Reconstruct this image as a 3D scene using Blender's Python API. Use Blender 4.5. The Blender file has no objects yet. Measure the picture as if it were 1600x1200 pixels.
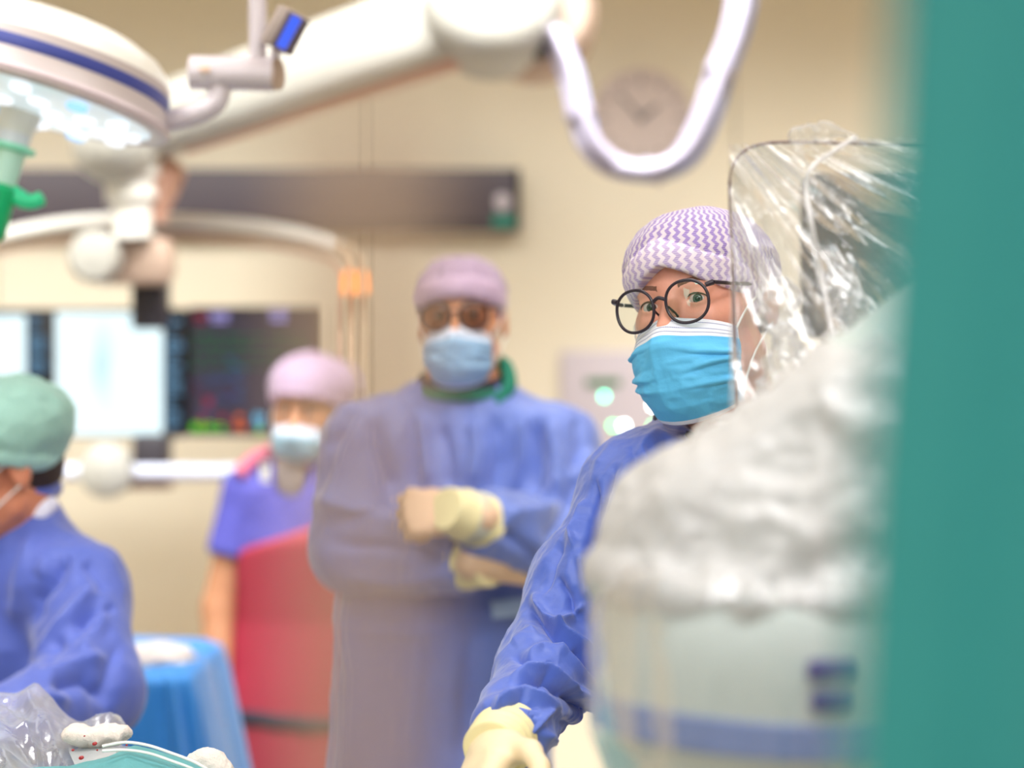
import bpy, math, random
import numpy as np
from mathutils import Vector, Matrix, Euler

scene = bpy.context.scene
COL = scene.collection
R = math.radians
random.seed(7)
rng = np.random.RandomState(11)

# ------------------------------------------------------------------ camera, world, lights, exposure
FPX = 85.0 / 36.0 * 1600.0
CAMZ = 1.71
HOR = 490.0
cd = bpy.data.cameras.new('camera'); cam = bpy.data.objects.new('camera', cd); COL.objects.link(cam)
cam.location = (0, 0, CAMZ); cam.rotation_euler = (R(90), 0, 0)
cd.lens = 85; cd.sensor_width = 36; cd.shift_y = -(600 - HOR) / 1600.0
cd.clip_start = 0.05; cd.clip_end = 60
cd.dof.use_dof = True; cd.dof.focus_distance = 2.80; cd.dof.aperture_fstop = 2.1
scene.camera = cam

world = bpy.data.worlds.new('world'); scene.world = world; world.use_nodes = True
world.node_tree.nodes['Background'].inputs[0].default_value = (1.0, 0.86, 0.68, 1)
world.node_tree.nodes['Background'].inputs[1].default_value = 0.3

def area(name, loc, size, power, color=(1, 1, 1), rot=(0, 0, 0), spread=180, sy=None):
    l = bpy.data.lights.new(name, 'AREA'); l.energy = power; l.color = color
    l.shape = 'RECTANGLE'; l.size = size; l.size_y = sy or size; l.spread = R(spread)
    o = bpy.data.objects.new(name, l); COL.objects.link(o); o.location = loc; o.rotation_euler = rot
    return o
# recessed ceiling luminaires (neutral white, cut off towards the upper wall)
LUM = [(-1.7, 4.65), (0.0, 4.65), (1.7, 4.65), (-1.3, 3.2), (0.6, 3.2), (-1.3, 1.4), (0.6, 1.4), (-1.2, -0.6), (0.8, -0.6)]
LPW = {4.65: (27, 25, 98), 3.2: (11, 20, 104), 1.4: (13.5, 22, 116), -0.6: (21, 30, 108)}   # row: power, tilt, spread
for i, (x, y) in enumerate(LUM):
    pw, tilt, sp_ = LPW[y]
    area('ceiling_luminaire_light', (x, y, 2.975), 1.15, pw, (1.0, 1.0, 1.0), (R(tilt), 0, 0), sp_, 0.55)
# added warm overhead fill that browns the upper wall
area('warm_fill', (0, 1.2, 2.95), 3.6, 13, (1.0, 0.72, 0.42), (0, 0, 0), 180, 5.0)
# added frontal fill, high and left of the camera, without a lamp body
area('frontal_fill', (-0.9, 0.2, 2.75), 0.6, 5, (0.97, 0.98, 1.0), (R(32), 0, R(-14)), 150)

scene.view_settings.view_transform = 'Standard'; scene.view_settings.look = 'None'
scene.view_settings.gamma = 1.0; scene.view_settings.use_curve_mapping = False
scene.view_settings.exposure = 0.52
scene.cycles.transparent_max_bounces = 24
scene.cycles.max_bounces = 8

# ------------------------------------------------------------------ helpers
def P(px, py, Y):
    return Vector(((px - 800.0) / FPX * Y, Y, CAMZ - (py - HOR) / FPX * Y))

def srgb(r, g, b):
    f = lambda c: (c / 255.0 / 12.92) if c / 255.0 <= 0.04045 else (((c / 255.0) + 0.055) / 1.055) ** 2.4
    return (f(r), f(g), f(b), 1.0)

def mat(name, col, rough=0.5, metal=0.0, bump=0.0, bscale=60.0, var=0.0, emit=None, estr=0.0, trans=0.0,
        spec=0.5, sheen=0.0, sss=0.0, coat=0.0, bdist=0.002, wr=None):
    m = bpy.data.materials.new(name); m.use_nodes = True
    nt = m.node_tree; b = nt.nodes['Principled BSDF']
    b.inputs['Base Color'].default_value = col; b.inputs['Roughness'].default_value = rough
    b.inputs['Metallic'].default_value = metal; b.inputs['Specular IOR Level'].default_value = spec
    b.inputs['Sheen Weight'].default_value = sheen; b.inputs['Coat Weight'].default_value = coat
    if sss: b.inputs['Subsurface Weight'].default_value = sss; b.inputs['Subsurface Radius'].default_value = (0.012, 0.005, 0.003); b.inputs['Subsurface Scale'].default_value = 1.0
    if emit: b.inputs['Emission Color'].default_value = emit; b.inputs['Emission Strength'].default_value = estr
    tc = nt.nodes.new('ShaderNodeTexCoord')
    if var:
        n = nt.nodes.new('ShaderNodeTexNoise'); n.inputs['Scale'].default_value = bscale * 0.25; n.inputs['Detail'].default_value = 4
        nt.links.new(tc.outputs['Object'], n.inputs['Vector'])
        mx = nt.nodes.new('ShaderNodeMix'); mx.data_type = 'RGBA'
        mx.inputs['A'].default_value = tuple(c * (1 - var) for c in col[:3]) + (1,)
        mx.inputs['B'].default_value = tuple(min(1, c * (1 + var)) for c in col[:3]) + (1,)
        nt.links.new(n.outputs['Fac'], mx.inputs['Factor']); nt.links.new(mx.outputs['Result'], b.inputs['Base Color'])
    if bump:
        n2 = nt.nodes.new('ShaderNodeTexNoise'); n2.inputs['Scale'].default_value = bscale; n2.inputs['Detail'].default_value = 5
        nt.links.new(tc.outputs['Object'], n2.inputs['Vector'])
        bp = nt.nodes.new('ShaderNodeBump'); bp.inputs['Strength'].default_value = bump; bp.inputs['Distance'].default_value = bdist
        nt.links.new(n2.outputs['Fac'], bp.inputs['Height']); nt.links.new(bp.outputs['Normal'], b.inputs['Normal'])
    return m

def film_mat(name, milk=0.12, gloss=0.12, tint=(0.96, 0.97, 0.98, 1), rough=0.09, bscale=30, bump=0.5, milkcol=(0.86, 0.87, 0.9, 1), glcol=(1, 1, 1, 1), fmul=0.5):
    m = bpy.data.materials.new(name); m.use_nodes = True; nt = m.node_tree; nt.nodes.clear()
    out = nt.nodes.new('ShaderNodeOutputMaterial')
    tr = nt.nodes.new('ShaderNodeBsdfTransparent'); tr.inputs[0].default_value = tint
    gl = nt.nodes.new('ShaderNodeBsdfGlossy'); gl.inputs['Roughness'].default_value = rough
    gl.inputs['Color'].default_value = glcol
    df = nt.nodes.new('ShaderNodeBsdfDiffuse'); df.inputs[0].default_value = milkcol
    tl = nt.nodes.new('ShaderNodeBsdfTranslucent'); tl.inputs[0].default_value = milkcol
    dm = nt.nodes.new('ShaderNodeMixShader'); dm.inputs[0].default_value = 0.45
    nt.links.new(df.outputs[0], dm.inputs[1]); nt.links.new(tl.outputs[0], dm.inputs[2])
    tc = nt.nodes.new('ShaderNodeTexCoord')
    no = nt.nodes.new('ShaderNodeTexNoise'); no.inputs['Scale'].default_value = bscale; no.inputs['Detail'].default_value = 4; no.inputs['Distortion'].default_value = 1.2
    nt.links.new(tc.outputs['Object'], no.inputs['Vector'])
    bp = nt.nodes.new('ShaderNodeBump'); bp.inputs['Strength'].default_value = bump; bp.inputs['Distance'].default_value = 0.006
    nt.links.new(no.outputs['Fac'], bp.inputs['Height'])
    for s in (gl, df): nt.links.new(bp.outputs['Normal'], s.inputs['Normal'])
    lw = nt.nodes.new('ShaderNodeLayerWeight'); lw.inputs['Blend'].default_value = 0.35
    nt.links.new(bp.outputs['Normal'], lw.inputs['Normal'])
    mm = nt.nodes.new('ShaderNodeMath'); mm.operation = 'MULTIPLY_ADD'; mm.inputs[1].default_value = 0.55; mm.inputs[2].default_value = milk; mm.use_clamp = True
    nt.links.new(lw.outputs['Facing'], mm.inputs[0])
    m1 = nt.nodes.new('ShaderNodeMixShader'); nt.links.new(mm.outputs[0], m1.inputs[0])
    nt.links.new(tr.outputs[0], m1.inputs[1]); nt.links.new(dm.outputs[0], m1.inputs[2])
    m2 = nt.nodes.new('ShaderNodeMixShader')
    fr = nt.nodes.new('ShaderNodeMath'); fr.operation = 'MULTIPLY_ADD'; fr.inputs[1].default_value = fmul; fr.inputs[2].default_value = gloss; fr.use_clamp = True
    nt.links.new(lw.outputs['Fresnel'], fr.inputs[0]); nt.links.new(fr.outputs[0], m2.inputs[0])
    nt.links.new(m1.outputs[0], m2.inputs[1]); nt.links.new(gl.outputs[0], m2.inputs[2])
    nt.links.new(m2.outputs[0], out.inputs['Surface'])
    return m

def root_of(o):
    while o.parent: o = o.parent
    return o

def link_mesh(name, verts, faces, m, parent=None, smooth=True, attr=None):
    v = np.asarray(verts, dtype=np.float32).reshape(-1, 3)
    if parent is not None:
        v = v - np.array(root_of(parent).location, dtype=np.float32)
    me = bpy.data.meshes.new(name)
    if isinstance(faces, np.ndarray) and faces.ndim == 2:
        nf, k = faces.shape
        me.vertices.add(len(v)); me.vertices.foreach_set('co', v.ravel())
        me.loops.add(nf * k); me.loops.foreach_set('vertex_index', faces.astype(np.int32).ravel())
        me.polygons.add(nf); me.polygons.foreach_set('loop_start', np.arange(0, nf * k, k, dtype=np.int32))
        me.update(calc_edges=True); me.validate()
    else:
        me.from_pydata(v.tolist(), [], [tuple(int(i) for i in f) for f in faces]); me.update()
    if smooth: me.polygons.foreach_set('use_smooth', np.ones(len(me.polygons), dtype=bool))
    if attr is not None:
        a = me.attributes.new('lc', 'FLOAT_VECTOR', 'POINT'); a.data.foreach_set('vector', np.asarray(attr, dtype=np.float32).ravel())
    me.materials.append(m)
    o = bpy.data.objects.new(name, me); COL.objects.link(o)
    if parent is not None: o.parent = parent
    return o

def thing(name, label, cat, loc=(0, 0, 0), group=None):
    o = bpy.data.objects.new(name, None); COL.objects.link(o); o.location = loc; o.empty_display_size = 0.05
    o['label'] = label; o['category'] = cat
    if group: o['group'] = group
    return o
def tag(o, label, cat, group=None):
    o['label'] = label; o['category'] = cat
    if group: o['group'] = group
    return o
def struct(o): o['kind'] = 'structure'; return o

class MB:
    def __init__(s): s.v = []; s.f = []
    def add(s, vs, fs):
        n = len(s.v); s.v += [tuple(p) for p in vs]; s.f += [tuple(i + n for i in f) for f in fs]; return s
    def box(s, c, d, rot=None, bev=0.0):
        c = Vector(c); hx, hy, hz = d[0] / 2, d[1] / 2, d[2] / 2
        rot = rot or Matrix.Identity(3)
        b = min(bev, hx * .9, hy * .9, hz * .9)
        if b <= 0:
            vs = [c + rot @ Vector((x * hx, y * hy, z * hz)) for z in (-1, 1) for x, y in ((-1, -1), (1, -1), (1, 1), (-1, 1))]
            return s.add(vs, [(3, 2, 1, 0), (4, 5, 6, 7), (0, 1, 5, 4), (1, 2, 6, 5), (2, 3, 7, 6), (3, 0, 4, 7)])
        # rounded in plan and chamfered top and bottom
        ring = []
        for qx, qy, a0 in ((1, 1, 0), (-1, 1, 90), (-1, -1, 180), (1, -1, 270)):
            for k in range(4):
                a = R(a0 + k * 30); ring.append((qx * (hx - b) + b * math.cos(a), qy * (hy - b) + b * math.sin(a), qx, qy))
        lv = []
        for z, sh in ((-hz, b * .8), (-hz + b * .3, b * .25), (-hz + b, 0), (hz - b, 0), (hz - b * .3, b * .25), (hz, b * .8)):
            lv.append([c + rot @ Vector((x * (hx - sh) / hx, y * (hy - sh) / hy, z)) for x, y, _, _ in ring])
        n = 16; vs = [p for l in lv for p in l]; fs = [tuple(reversed(range(n))), tuple(range(5 * n, 6 * n))]
        for l in range(5):
            for k in range(n):
                fs.append((l * n + k, l * n + (k + 1) % n, (l + 1) * n + (k + 1) % n, (l + 1) * n + k))
        return s.add(vs, fs)
    def tube(s, pts, r, n=16, cap=True):
        pts = [Vector(p) for p in pts]; m = len(pts)
        rr = r if isinstance(r, (list, tuple)) else [r] * m
        up = Vector((0, 0, 1)); prev = None; vs = []
        for i, p in enumerate(pts):
            t = (pts[min(i + 1, m - 1)] - pts[max(i - 1, 0)]).normalized()
            if prev is None:
                a = t.cross(up) if abs(t.dot(up)) < .95 else t.cross(Vector((1, 0, 0)))
            else: a = prev - t * prev.dot(t)
            a.normalize(); prev = a; b = t.cross(a)
            for k in range(n):
                w = 2 * math.pi * k / n; vs.append(p + (a * math.cos(w) + b * math.sin(w)) * rr[i])
        fs = []
        for i in range(m - 1):
            for k in range(n):
                fs.append((i * n + k, i * n + (k + 1) % n, (i + 1) * n + (k + 1) % n, (i + 1) * n + k))
        if cap: fs += [tuple(reversed(range(n))), tuple(range((m - 1) * n, m * n))]
        return s.add(vs, fs)
    def lathe(s, prof, M=None, n=48):
        M = M or Matrix.Identity(4); vs = []; fs = []
        for r, z in prof:
            for k in range(n):
                w = 2 * math.pi * k / n; vs.append(M @ Vector((r * math.cos(w), r * math.sin(w), z)))
        for i in range(len(prof) - 1):
            for k in range(n):
                fs.append((i * n + k, i * n + (k + 1) % n, (i + 1) * n + (k + 1) % n, (i + 1) * n + k))
        if prof[0][0] > 1e-6: fs.append(tuple(reversed(range(n))))
        if prof[-1][0] > 1e-6: fs.append(tuple(range((len(prof) - 1) * n, len(prof) * n)))
        return s.add(vs, fs)
    def build(s, name, m, parent=None, smooth=True, sharp=40):
        o = link_mesh(name, s.v, s.f, m, parent, False)
        if smooth:
            me = o.data
            me.polygons.foreach_set('use_smooth', np.ones(len(me.polygons), dtype=bool))
            try: me.set_sharp_from_angle(angle=R(sharp))
            except Exception: pass
        return o

def spline(pts, n=8):
    pts = [Vector(p) for p in pts]; out = []
    for i in range(len(pts) - 1):
        p0, p1, p2, p3 = pts[max(i - 1, 0)], pts[i], pts[i + 1], pts[min(i + 2, len(pts) - 1)]
        for k in range(n):
            t = k / n
            out.append(0.5 * ((2 * p1) + (p2 - p0) * t + (2 * p0 - 5 * p1 + 4 * p2 - p3) * t * t + (3 * p1 - p0 - 3 * p2 + p3) * t ** 3))
    out.append(pts[-1]); return out

# value noise
TAB = rng.rand(32, 32, 32).astype(np.float32)
def vn(p):
    p = np.asarray(p, dtype=np.float32) + 1000.0
    i = np.floor(p).astype(np.int32); f = p - i; f = f * f * (3 - 2 * f)
    i0 = i & 31; i1 = (i + 1) & 31
    x0, y0, z0 = i0[..., 0], i0[..., 1], i0[..., 2]; x1, y1, z1 = i1[..., 0], i1[..., 1], i1[..., 2]
    fx, fy, fz = f[..., 0], f[..., 1], f[..., 2]
    c = lambda a, b, t: a + (b - a) * t
    return c(c(c(TAB[x0, y0, z0], TAB[x1, y0, z0], fx), c(TAB[x0, y1, z0], TAB[x1, y1, z0], fx), fy),
             c(c(TAB[x0, y0, z1], TAB[x1, y0, z1], fx), c(TAB[x0, y1, z1], TAB[x1, y1, z1], fx), fy), fz) * 2 - 1
def ridged(p, octs=3):
    s = 0; a = 1; tot = 0
    for o in range(octs):
        s = s + a * (1 - np.abs(vn(p * (2.03 ** o) + 17.3 * o)) * 1.6); tot += a; a *= 0.5
    return s / tot

# distance functions (vectorised on arrays p[...,3])
def smin(a, b, k):
    h = np.clip(0.5 + 0.5 * (b - a) / k, 0, 1); return b + (a - b) * h - k * h * (1 - h)
def smax(a, b, k): return -smin(-a, -b, k)
def d_ell(p, c, r):
    q = p - np.array(c, np.float32); r = np.array(r, np.float32)
    k0 = np.sqrt(((q / r) ** 2).sum(-1)) + 1e-9; k1 = np.sqrt(((q / (r * r)) ** 2).sum(-1)) + 1e-9
    return k0 * (k0 - 1) / k1
def d_cap(p, a, b, ra, rb=None):
    rb = ra if rb is None else rb
    a = np.array(a, np.float32); b = np.array(b, np.float32); ab = b - a
    t = np.clip(((p - a) @ ab) / (ab @ ab + 1e-9), 0, 1)
    d = p - a - t[..., None] * ab
    return np.sqrt((d * d).sum(-1)) - (ra + (rb - ra) * t)

def axis(*segs):
    out = []
    for a, b, s in segs:
        n = max(1, int(round((b - a) / s))); out += list(np.linspace(a, b, n, endpoint=False))
    out.append(segs[-1][1]); return np.array(out, np.float32)
def grid(xs, ys, zs):
    g = np.empty((len(xs), len(ys), len(zs), 3), np.float32)
    g[..., 0] = xs[:, None, None]; g[..., 1] = ys[None, :, None]; g[..., 2] = zs[None, None, :]
    return g
def nets(Fv, xs, ys, zs):
    ins = Fv < 0
    c = [ins[dx:ins.shape[0] - 1 + dx, dy:ins.shape[1] - 1 + dy, dz:ins.shape[2] - 1 + dz] for dx in (0, 1) for dy in (0, 1) for dz in (0, 1)]
    s = sum(q.astype(np.int8) for q in c); msk = (s > 0) & (s < 8)
    I, J, K = np.nonzero(msk); n = len(I)
    idx = np.full(msk.shape, -1, np.int32); idx[I, J, K] = np.arange(n)
    offs = [(dx, dy, dz) for dx in (0, 1) for dy in (0, 1) for dz in (0, 1)]
    vals = [Fv[I + o[0], J + o[1], K + o[2]] for o in offs]
    acc = np.zeros((n, 3), np.float32); cnt = np.zeros(n, np.float32)
    for a in range(8):
        for b in range(a + 1, 8):
            df = [abs(offs[a][k] - offs[b][k]) for k in range(3)]
            if sum(df) != 1: continue
            va, vb = vals[a], vals[b]; cr = (va < 0) != (vb < 0)
            t = np.where(cr, va / np.where(cr, va - vb, 1), 0)
            pa = np.array(offs[a], np.float32); pb = np.array(offs[b], np.float32)
            acc += (pa + t[:, None] * (pb - pa)) * cr[:, None]; cnt += cr
    acc /= cnt[:, None]
    V = np.stack([xs[I] + acc[:, 0] * (xs[I + 1] - xs[I]), ys[J] + acc[:, 1] * (ys[J + 1] - ys[J]), zs[K] + acc[:, 2] * (zs[K + 1] - zs[K])], 1)
    Q = []
    for ax in range(3):
        sl0 = [slice(None)] * 3; sl1 = [slice(None)] * 3
        sl0[ax] = slice(0, -1); sl1[ax] = slice(1, None)
        o1, o2 = [q for q in range(3) if q != ax]
        for sl in (sl0, sl1): sl[o1] = slice(1, -1); sl[o2] = slice(1, -1)
        A = ins[tuple(sl0)]; B = ins[tuple(sl1)]
        for sign in (0, 1):
            e = (A & ~B) if sign == 0 else (~A & B)
            w = np.argwhere(e); w[:, o1] += 1; w[:, o2] += 1
            def cell(d1, d2):
                q = w.copy(); q[:, o1] += d1; q[:, o2] += d2; return idx[q[:, 0], q[:, 1], q[:, 2]]
            quad = [cell(-1, -1), cell(0, -1), cell(0, 0), cell(-1, 0)]
            flip = (sign == 1) ^ (ax == 1)
            if flip: quad = quad[::-1]
            Q.append(np.stack(quad, 1))
    Q = np.concatenate(Q); Q = Q[(Q >= 0).all(1)]
    return V, Q
def vnormals(V, Q):
    a = V[Q[:, 2]] - V[Q[:, 0]]; b = V[Q[:, 3]] - V[Q[:, 1]]; fn = np.cross(a, b)
    N = np.zeros_like(V)
    for k in range(Q.shape[1]):
        for d in range(3): N[:, d] += np.bincount(Q[:, k], weights=fn[:, d], minlength=len(V))
    return N / (np.linalg.norm(N, axis=1, keepdims=True) + 1e-9)
def relax(V, Q, it=1):
    for _ in range(it):
        acc = np.zeros_like(V); cnt = np.zeros(len(V))
        for k in range(4):
            for nb in (Q[:, (k + 1) % 4], Q[:, (k + 3) % 4]):
                for d in range(3): acc[:, d] += np.bincount(Q[:, k], weights=V[nb, d], minlength=len(V))
                cnt += np.bincount(Q[:, k], minlength=len(V))
        V = V * 0.4 + 0.6 * acc / np.maximum(cnt, 1)[:, None]
    return V.astype(np.float32)

def proj(V):
    return np.stack([800 + V[:, 0] / V[:, 1] * FPX, HOR - (V[:, 2] - CAMZ) / V[:, 1] * FPX], 1)
def creases(V, N, strokes, ref):
    """cloth creases: each (polyline in the front view, half width, height in metres). ref = depth of the cloth."""
    front = np.clip(-N[:, 1] * 1.6 + 0.25, 0, 1)
    pp = np.stack([V[:, 0] / ref * FPX + 800, HOR - (V[:, 2] - CAMZ) / ref * FPX], 1)
    pp = proj(V)
    D = np.zeros(len(V), np.float32)
    for pl, w, amp in strokes:
        best = np.full(len(V), 1e9, np.float32); tt = np.zeros(len(V), np.float32); L = 0
        seg = []
        for a, b in zip(pl[:-1], pl[1:]): seg.append((L, math.hypot(b[0] - a[0], b[1] - a[1]))); L += seg[-1][1]
        for (a, b), (l0, ll) in zip(zip(pl[:-1], pl[1:]), seg):
            a = np.array(a, np.float32); ab = np.array(b, np.float32) - a
            t = np.clip(((pp - a) @ ab) / (ab @ ab), 0, 1); q = pp - a - t[:, None] * ab
            d = np.sqrt((q * q).sum(1)); m = d < best; best[m] = d[m]; tt[m] = (l0 + t[m] * ll) / L
        taper = np.clip(np.minimum(tt, 1 - tt) * 5 + 0.15, 0, 1)
        D += amp * taper * np.exp(-np.sqrt((best / w) ** 2 + 0.15) + 0.387)
    return D * front

def rotm(yaw=0, pitch=0, roll=0):
    return Matrix.Rotation(R(yaw), 3, 'Z') @ Matrix.Rotation(R(pitch), 3, 'X') @ Matrix.Rotation(R(roll), 3, 'Y')

# ------------------------------------------------------------------ materials
M_wall = mat('wall_paint', srgb(238, 228, 204), 0.55, bump=0.05, bscale=220, var=0.015)
M_joint = mat('joint_grey', srgb(140, 128, 110), 0.8)
M_floor = mat('vinyl_floor', srgb(188, 176, 152), 0.35, var=0.06, bscale=90, bump=0.03)
M_ceil = mat('ceiling_paint', srgb(226, 206, 172), 0.8, bump=0.04, bscale=150)
M_white = mat('white_enamel', srgb(240, 240, 234), 0.28, bump=0.02, bscale=300)
M_offwhite = mat('off_white_plastic', srgb(232, 230, 220), 0.35, bump=0.02, bscale=300)
M_lilac = mat('pale_lilac_metal', srgb(214, 206, 214), 0.3, bump=0.02, bscale=200)
M_beige = mat('beige_tone', srgb(205, 160, 138), 0.45, bump=0.02, bscale=200)  # shade tone for the boom; plain beige on the light divider
M_tanplastic = mat('tan_plastic', srgb(190, 165, 145), 0.5, bump=0.02, bscale=200)
M_dark = mat('dark_grey_plastic', srgb(58, 54, 60), 0.45, bump=0.03, bscale=200)
M_rail = mat('dark_anodised', srgb(92, 84, 92), 0.5, bump=0.03, bscale=200)
M_black = mat('black_plastic', srgb(25, 25, 30), 0.35, bump=0.03, bscale=200)
M_blueband = mat('blue_band', srgb(70, 82, 165), 0.4, bump=0.02, bscale=200)
M_gown = mat('gown_blue', srgb(76, 104, 196), 0.42, bump=0.3, bscale=320, var=0.05, sheen=0.35, bdist=0.0007)
M_gown2 = mat('gown_blue_dull', srgb(100, 122, 196), 0.5, bump=0.3, bscale=260, var=0.05, sheen=0.4, bdist=0.0007)
M_gown3 = mat('gown_blue_deep', srgb(74, 94, 182), 0.55, bump=0.3, bscale=260, var=0.05, sheen=0.35, bdist=0.0007)
M_shirt = mat('scrub_violet_blue', srgb(82, 82, 172), 0.75, bump=0.3, bscale=300, var=0.05, bdist=0.0007)
M_apron = mat('red_apron', srgb(168, 40, 68), 0.5, bump=0.15, bscale=150, var=0.05)
M_skin = mat('skin', srgb(224, 160, 140), 0.5, bump=0.35, bscale=420, var=0.10, sss=0.12, bdist=0.0006)
M_skin2 = mat('skin_tan', srgb(214, 150, 112), 0.5, bump=0.25, bscale=420, var=0.09, sss=0.12, bdist=0.0006)
M_glove = mat('latex_glove', srgb(236, 218, 184), 0.42, bump=0.3, bscale=160, var=0.05, sss=0.05, bdist=0.001)
M_cuff = mat('glove_cuff', srgb(238, 228, 178), 0.5, bump=0.2, bscale=180, var=0.05)
M_knit = mat('knit_cuff', srgb(205, 205, 190), 0.8, bump=0.5, bscale=400)
M_brow = mat('brow_hair', srgb(126, 86, 70), 0.7, bump=0.8, bscale=900, var=0.45)
M_boom = mat('boom_enamel', srgb(180, 178, 168), 0.35, bump=0.02, bscale=300)
M_hose = mat('hose_lilac', srgb(182, 176, 194), 0.35, bump=0.02)
M_hair = mat('dark_brown_hair', srgb(52, 36, 30), 0.6, bump=0.8, bscale=500, var=0.3)
M_teal = mat('teal_drape', srgb(20, 120, 118), 0.75, bump=0.25, bscale=260, var=0.05, sheen=0.25)
M_bluedrape = mat('blue_drape', srgb(40, 130, 205), 0.6, bump=0.3, bscale=180, var=0.08, sheen=0.2)
M_tealdrape2 = mat('light_teal_drape', srgb(88, 156, 162), 0.7, bump=0.4, bscale=240, var=0.08)
M_gauze = mat('gauze', srgb(226, 214, 206), 0.9, bump=0.8, bscale=420, var=0.08, bdist=0.002)
M_blood = mat('blood', srgb(150, 28, 34), 0.35)
M_tubew = mat('white_silicone', srgb(236, 240, 236), 0.3, bump=0.02)
M_frame = mat('dark_frame', srgb(40, 32, 46), 0.28, bump=0.02, bscale=200)
M_navy = mat('navy_cotton', srgb(30, 34, 58), 0.85, bump=0.4, bscale=400)
M_green = mat('green_plastic', srgb(10, 190, 120), 0.4, bump=0.02)
M_greenlt = mat('pale_green_plastic', srgb(150, 240, 205), 0.35)
M_greencloth = mat('green_cotton', srgb(20, 120, 96), 0.8, bump=0.3, bscale=300)
M_pole = mat('tan_sleeve', srgb(140, 116, 92), 0.7, bump=0.1)
M_shoe = mat('clog_white', srgb(225, 225, 220), 0.5, bump=0.05)
M_trouser = mat('scrub_trousers', srgb(70, 120, 130), 0.8, bump=0.3, bscale=300)
M_drum = mat('machine_white', srgb(182, 192, 190), 0.4, bump=0.03, bscale=120)
M_drumband = mat('machine_blue_band', srgb(108, 128, 178), 0.4)
M_button = mat('dark_blue_button', srgb(52, 44, 120), 0.4)
M_film = film_mat('clear_film', milk=0.06, gloss=0.042, rough=0.12, bscale=9, bump=0.12, fmul=0.3)
M_filmcr = film_mat('film_crumple', milk=0.20, gloss=0.07, rough=0.12, bscale=30, bump=0.5)
M_filmhem = film_mat('film_hem', milk=0.55, gloss=0.15, bscale=60, bump=0.4)
M_milk = film_mat('milky_film', milk=0.80, gloss=0.02, rough=0.32, bscale=14, bump=0.4, milkcol=(0.70, 0.695, 0.70, 1))
M_film2 = film_mat('field_film', milk=0.14, gloss=0.12, rough=0.14, bscale=22, bump=0.5)
M_acryl = film_mat('acrylic', milk=-0.12, gloss=0.03, rough=0.03, bscale=5, bump=0.02)
M_lens = film_mat('spectacle_lens', milk=-0.2, gloss=0.055, rough=0.015, bscale=5, bump=0.0, glcol=(0.25, 1.0, 0.85, 1))
M_lensdark = film_mat('tinted_lens', milk=-0.2, gloss=0.0, tint=(0.42, 0.33, 0.30, 1), rough=0.02, bscale=5, bump=0.0)

def emis(name, col, s):
    m = bpy.data.materials.new(name); m.use_nodes = True; nt = m.node_tree; nt.nodes.clear()
    out = nt.nodes.new('ShaderNodeOutputMaterial'); e = nt.nodes.new('ShaderNodeEmission'); e.inputs[0].default_value = col; e.inputs[1].default_value = s
    nt.links.new(e.outputs[0], out.inputs[0]); return m

def N_(nt, t, **kw):
    n = nt.nodes.new(t)
    for k, v in kw.items(): setattr(n, k, v)
    return n
def mth(nt, op, a, b=None, c=None, clamp=False):
    n = nt.nodes.new('ShaderNodeMath'); n.operation = op; n.use_clamp = clamp
    for i, x in enumerate((a, b, c)):
        if x is None: continue
        if isinstance(x, (int, float)): n.inputs[i].default_value = x
        else: nt.links.new(x, n.inputs[i])
    return n.outputs[0]
def mixc(nt, f, a, b):
    n = nt.nodes.new('ShaderNodeMix'); n.data_type = 'RGBA'
    if isinstance(f, (int, float)): n.inputs['Factor'].default_value = f
    else: nt.links.new(f, n.inputs['Factor'])
    for k, x in (('A', a), ('B', b)):
        if isinstance(x, tuple): n.inputs[k].default_value = x
        else: nt.links.new(x, n.inputs[k])
    return n.outputs['Result']
def lc_xyz(nt):
    a = nt.nodes.new('ShaderNodeAttribute'); a.attribute_name = 'lc'
    s = nt.nodes.new('ShaderNodeSeparateXYZ'); nt.links.new(a.outputs['Vector'], s.inputs[0]); return s.outputs

def cap_mat(name, base, stripe, period=0.0092, amount=1.0):
    m = mat(name, base, 0.75, bump=0.0); nt = m.node_tree; b = nt.nodes['Principled BSDF']
    x, z, w = lc_xyz(nt)   # x = arc length round the head, z = height, w = 1 on the turned-up band
    zz = mth(nt, 'PINGPONG', z, 0.0050)
    ph = mth(nt, 'ADD', x, mth(nt, 'MULTIPLY', zz, 0.75))
    st = mth(nt, 'SINE', mth(nt, 'MULTIPLY', ph, 2 * math.pi / period))
    st = mth(nt, 'MULTIPLY_ADD', st, 1.6, 0.5, clamp=True)
    row = mth(nt, 'MULTIPLY_ADD', mth(nt, 'SINE', mth(nt, 'MULTIPLY', z, 2 * math.pi / 0.0025)), 0.18, 0.80, clamp=True)
    f = mth(nt, 'MULTIPLY', mth(nt, 'MULTIPLY', st, row), amount)
    crown = mixc(nt, f, tuple(k * .68 for k in base[:3]) + (1,), tuple(k * .78 for k in stripe[:3]) + (1,))
    bandc = mixc(nt, mth(nt, 'MULTIPLY', f, .65), base, stripe)
    c = mixc(nt, w, crown, bandc)
    nt.links.new(c, b.inputs['Base Color'])
    bp = nt.nodes.new('ShaderNodeBump'); bp.inputs['Strength'].default_value = 0.35; bp.inputs['Distance'].default_value = 0.001
    nt.links.new(f, bp.inputs['Height']); nt.links.new(bp.outputs['Normal'], b.inputs['Normal'])
    b.inputs['Sheen Weight'].default_value = 0.2
    return m
M_cap = cap_mat('cap_lilac_print', srgb(232, 222, 236), srgb(138, 106, 196))
M_cap2 = cap_mat('cap_lilac_plain', srgb(206, 180, 206), srgb(170, 140, 192), amount=0.5)
M_cap3 = cap_mat('cap_mint', srgb(176, 222, 208), srgb(130, 198, 184), amount=0.4)

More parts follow.
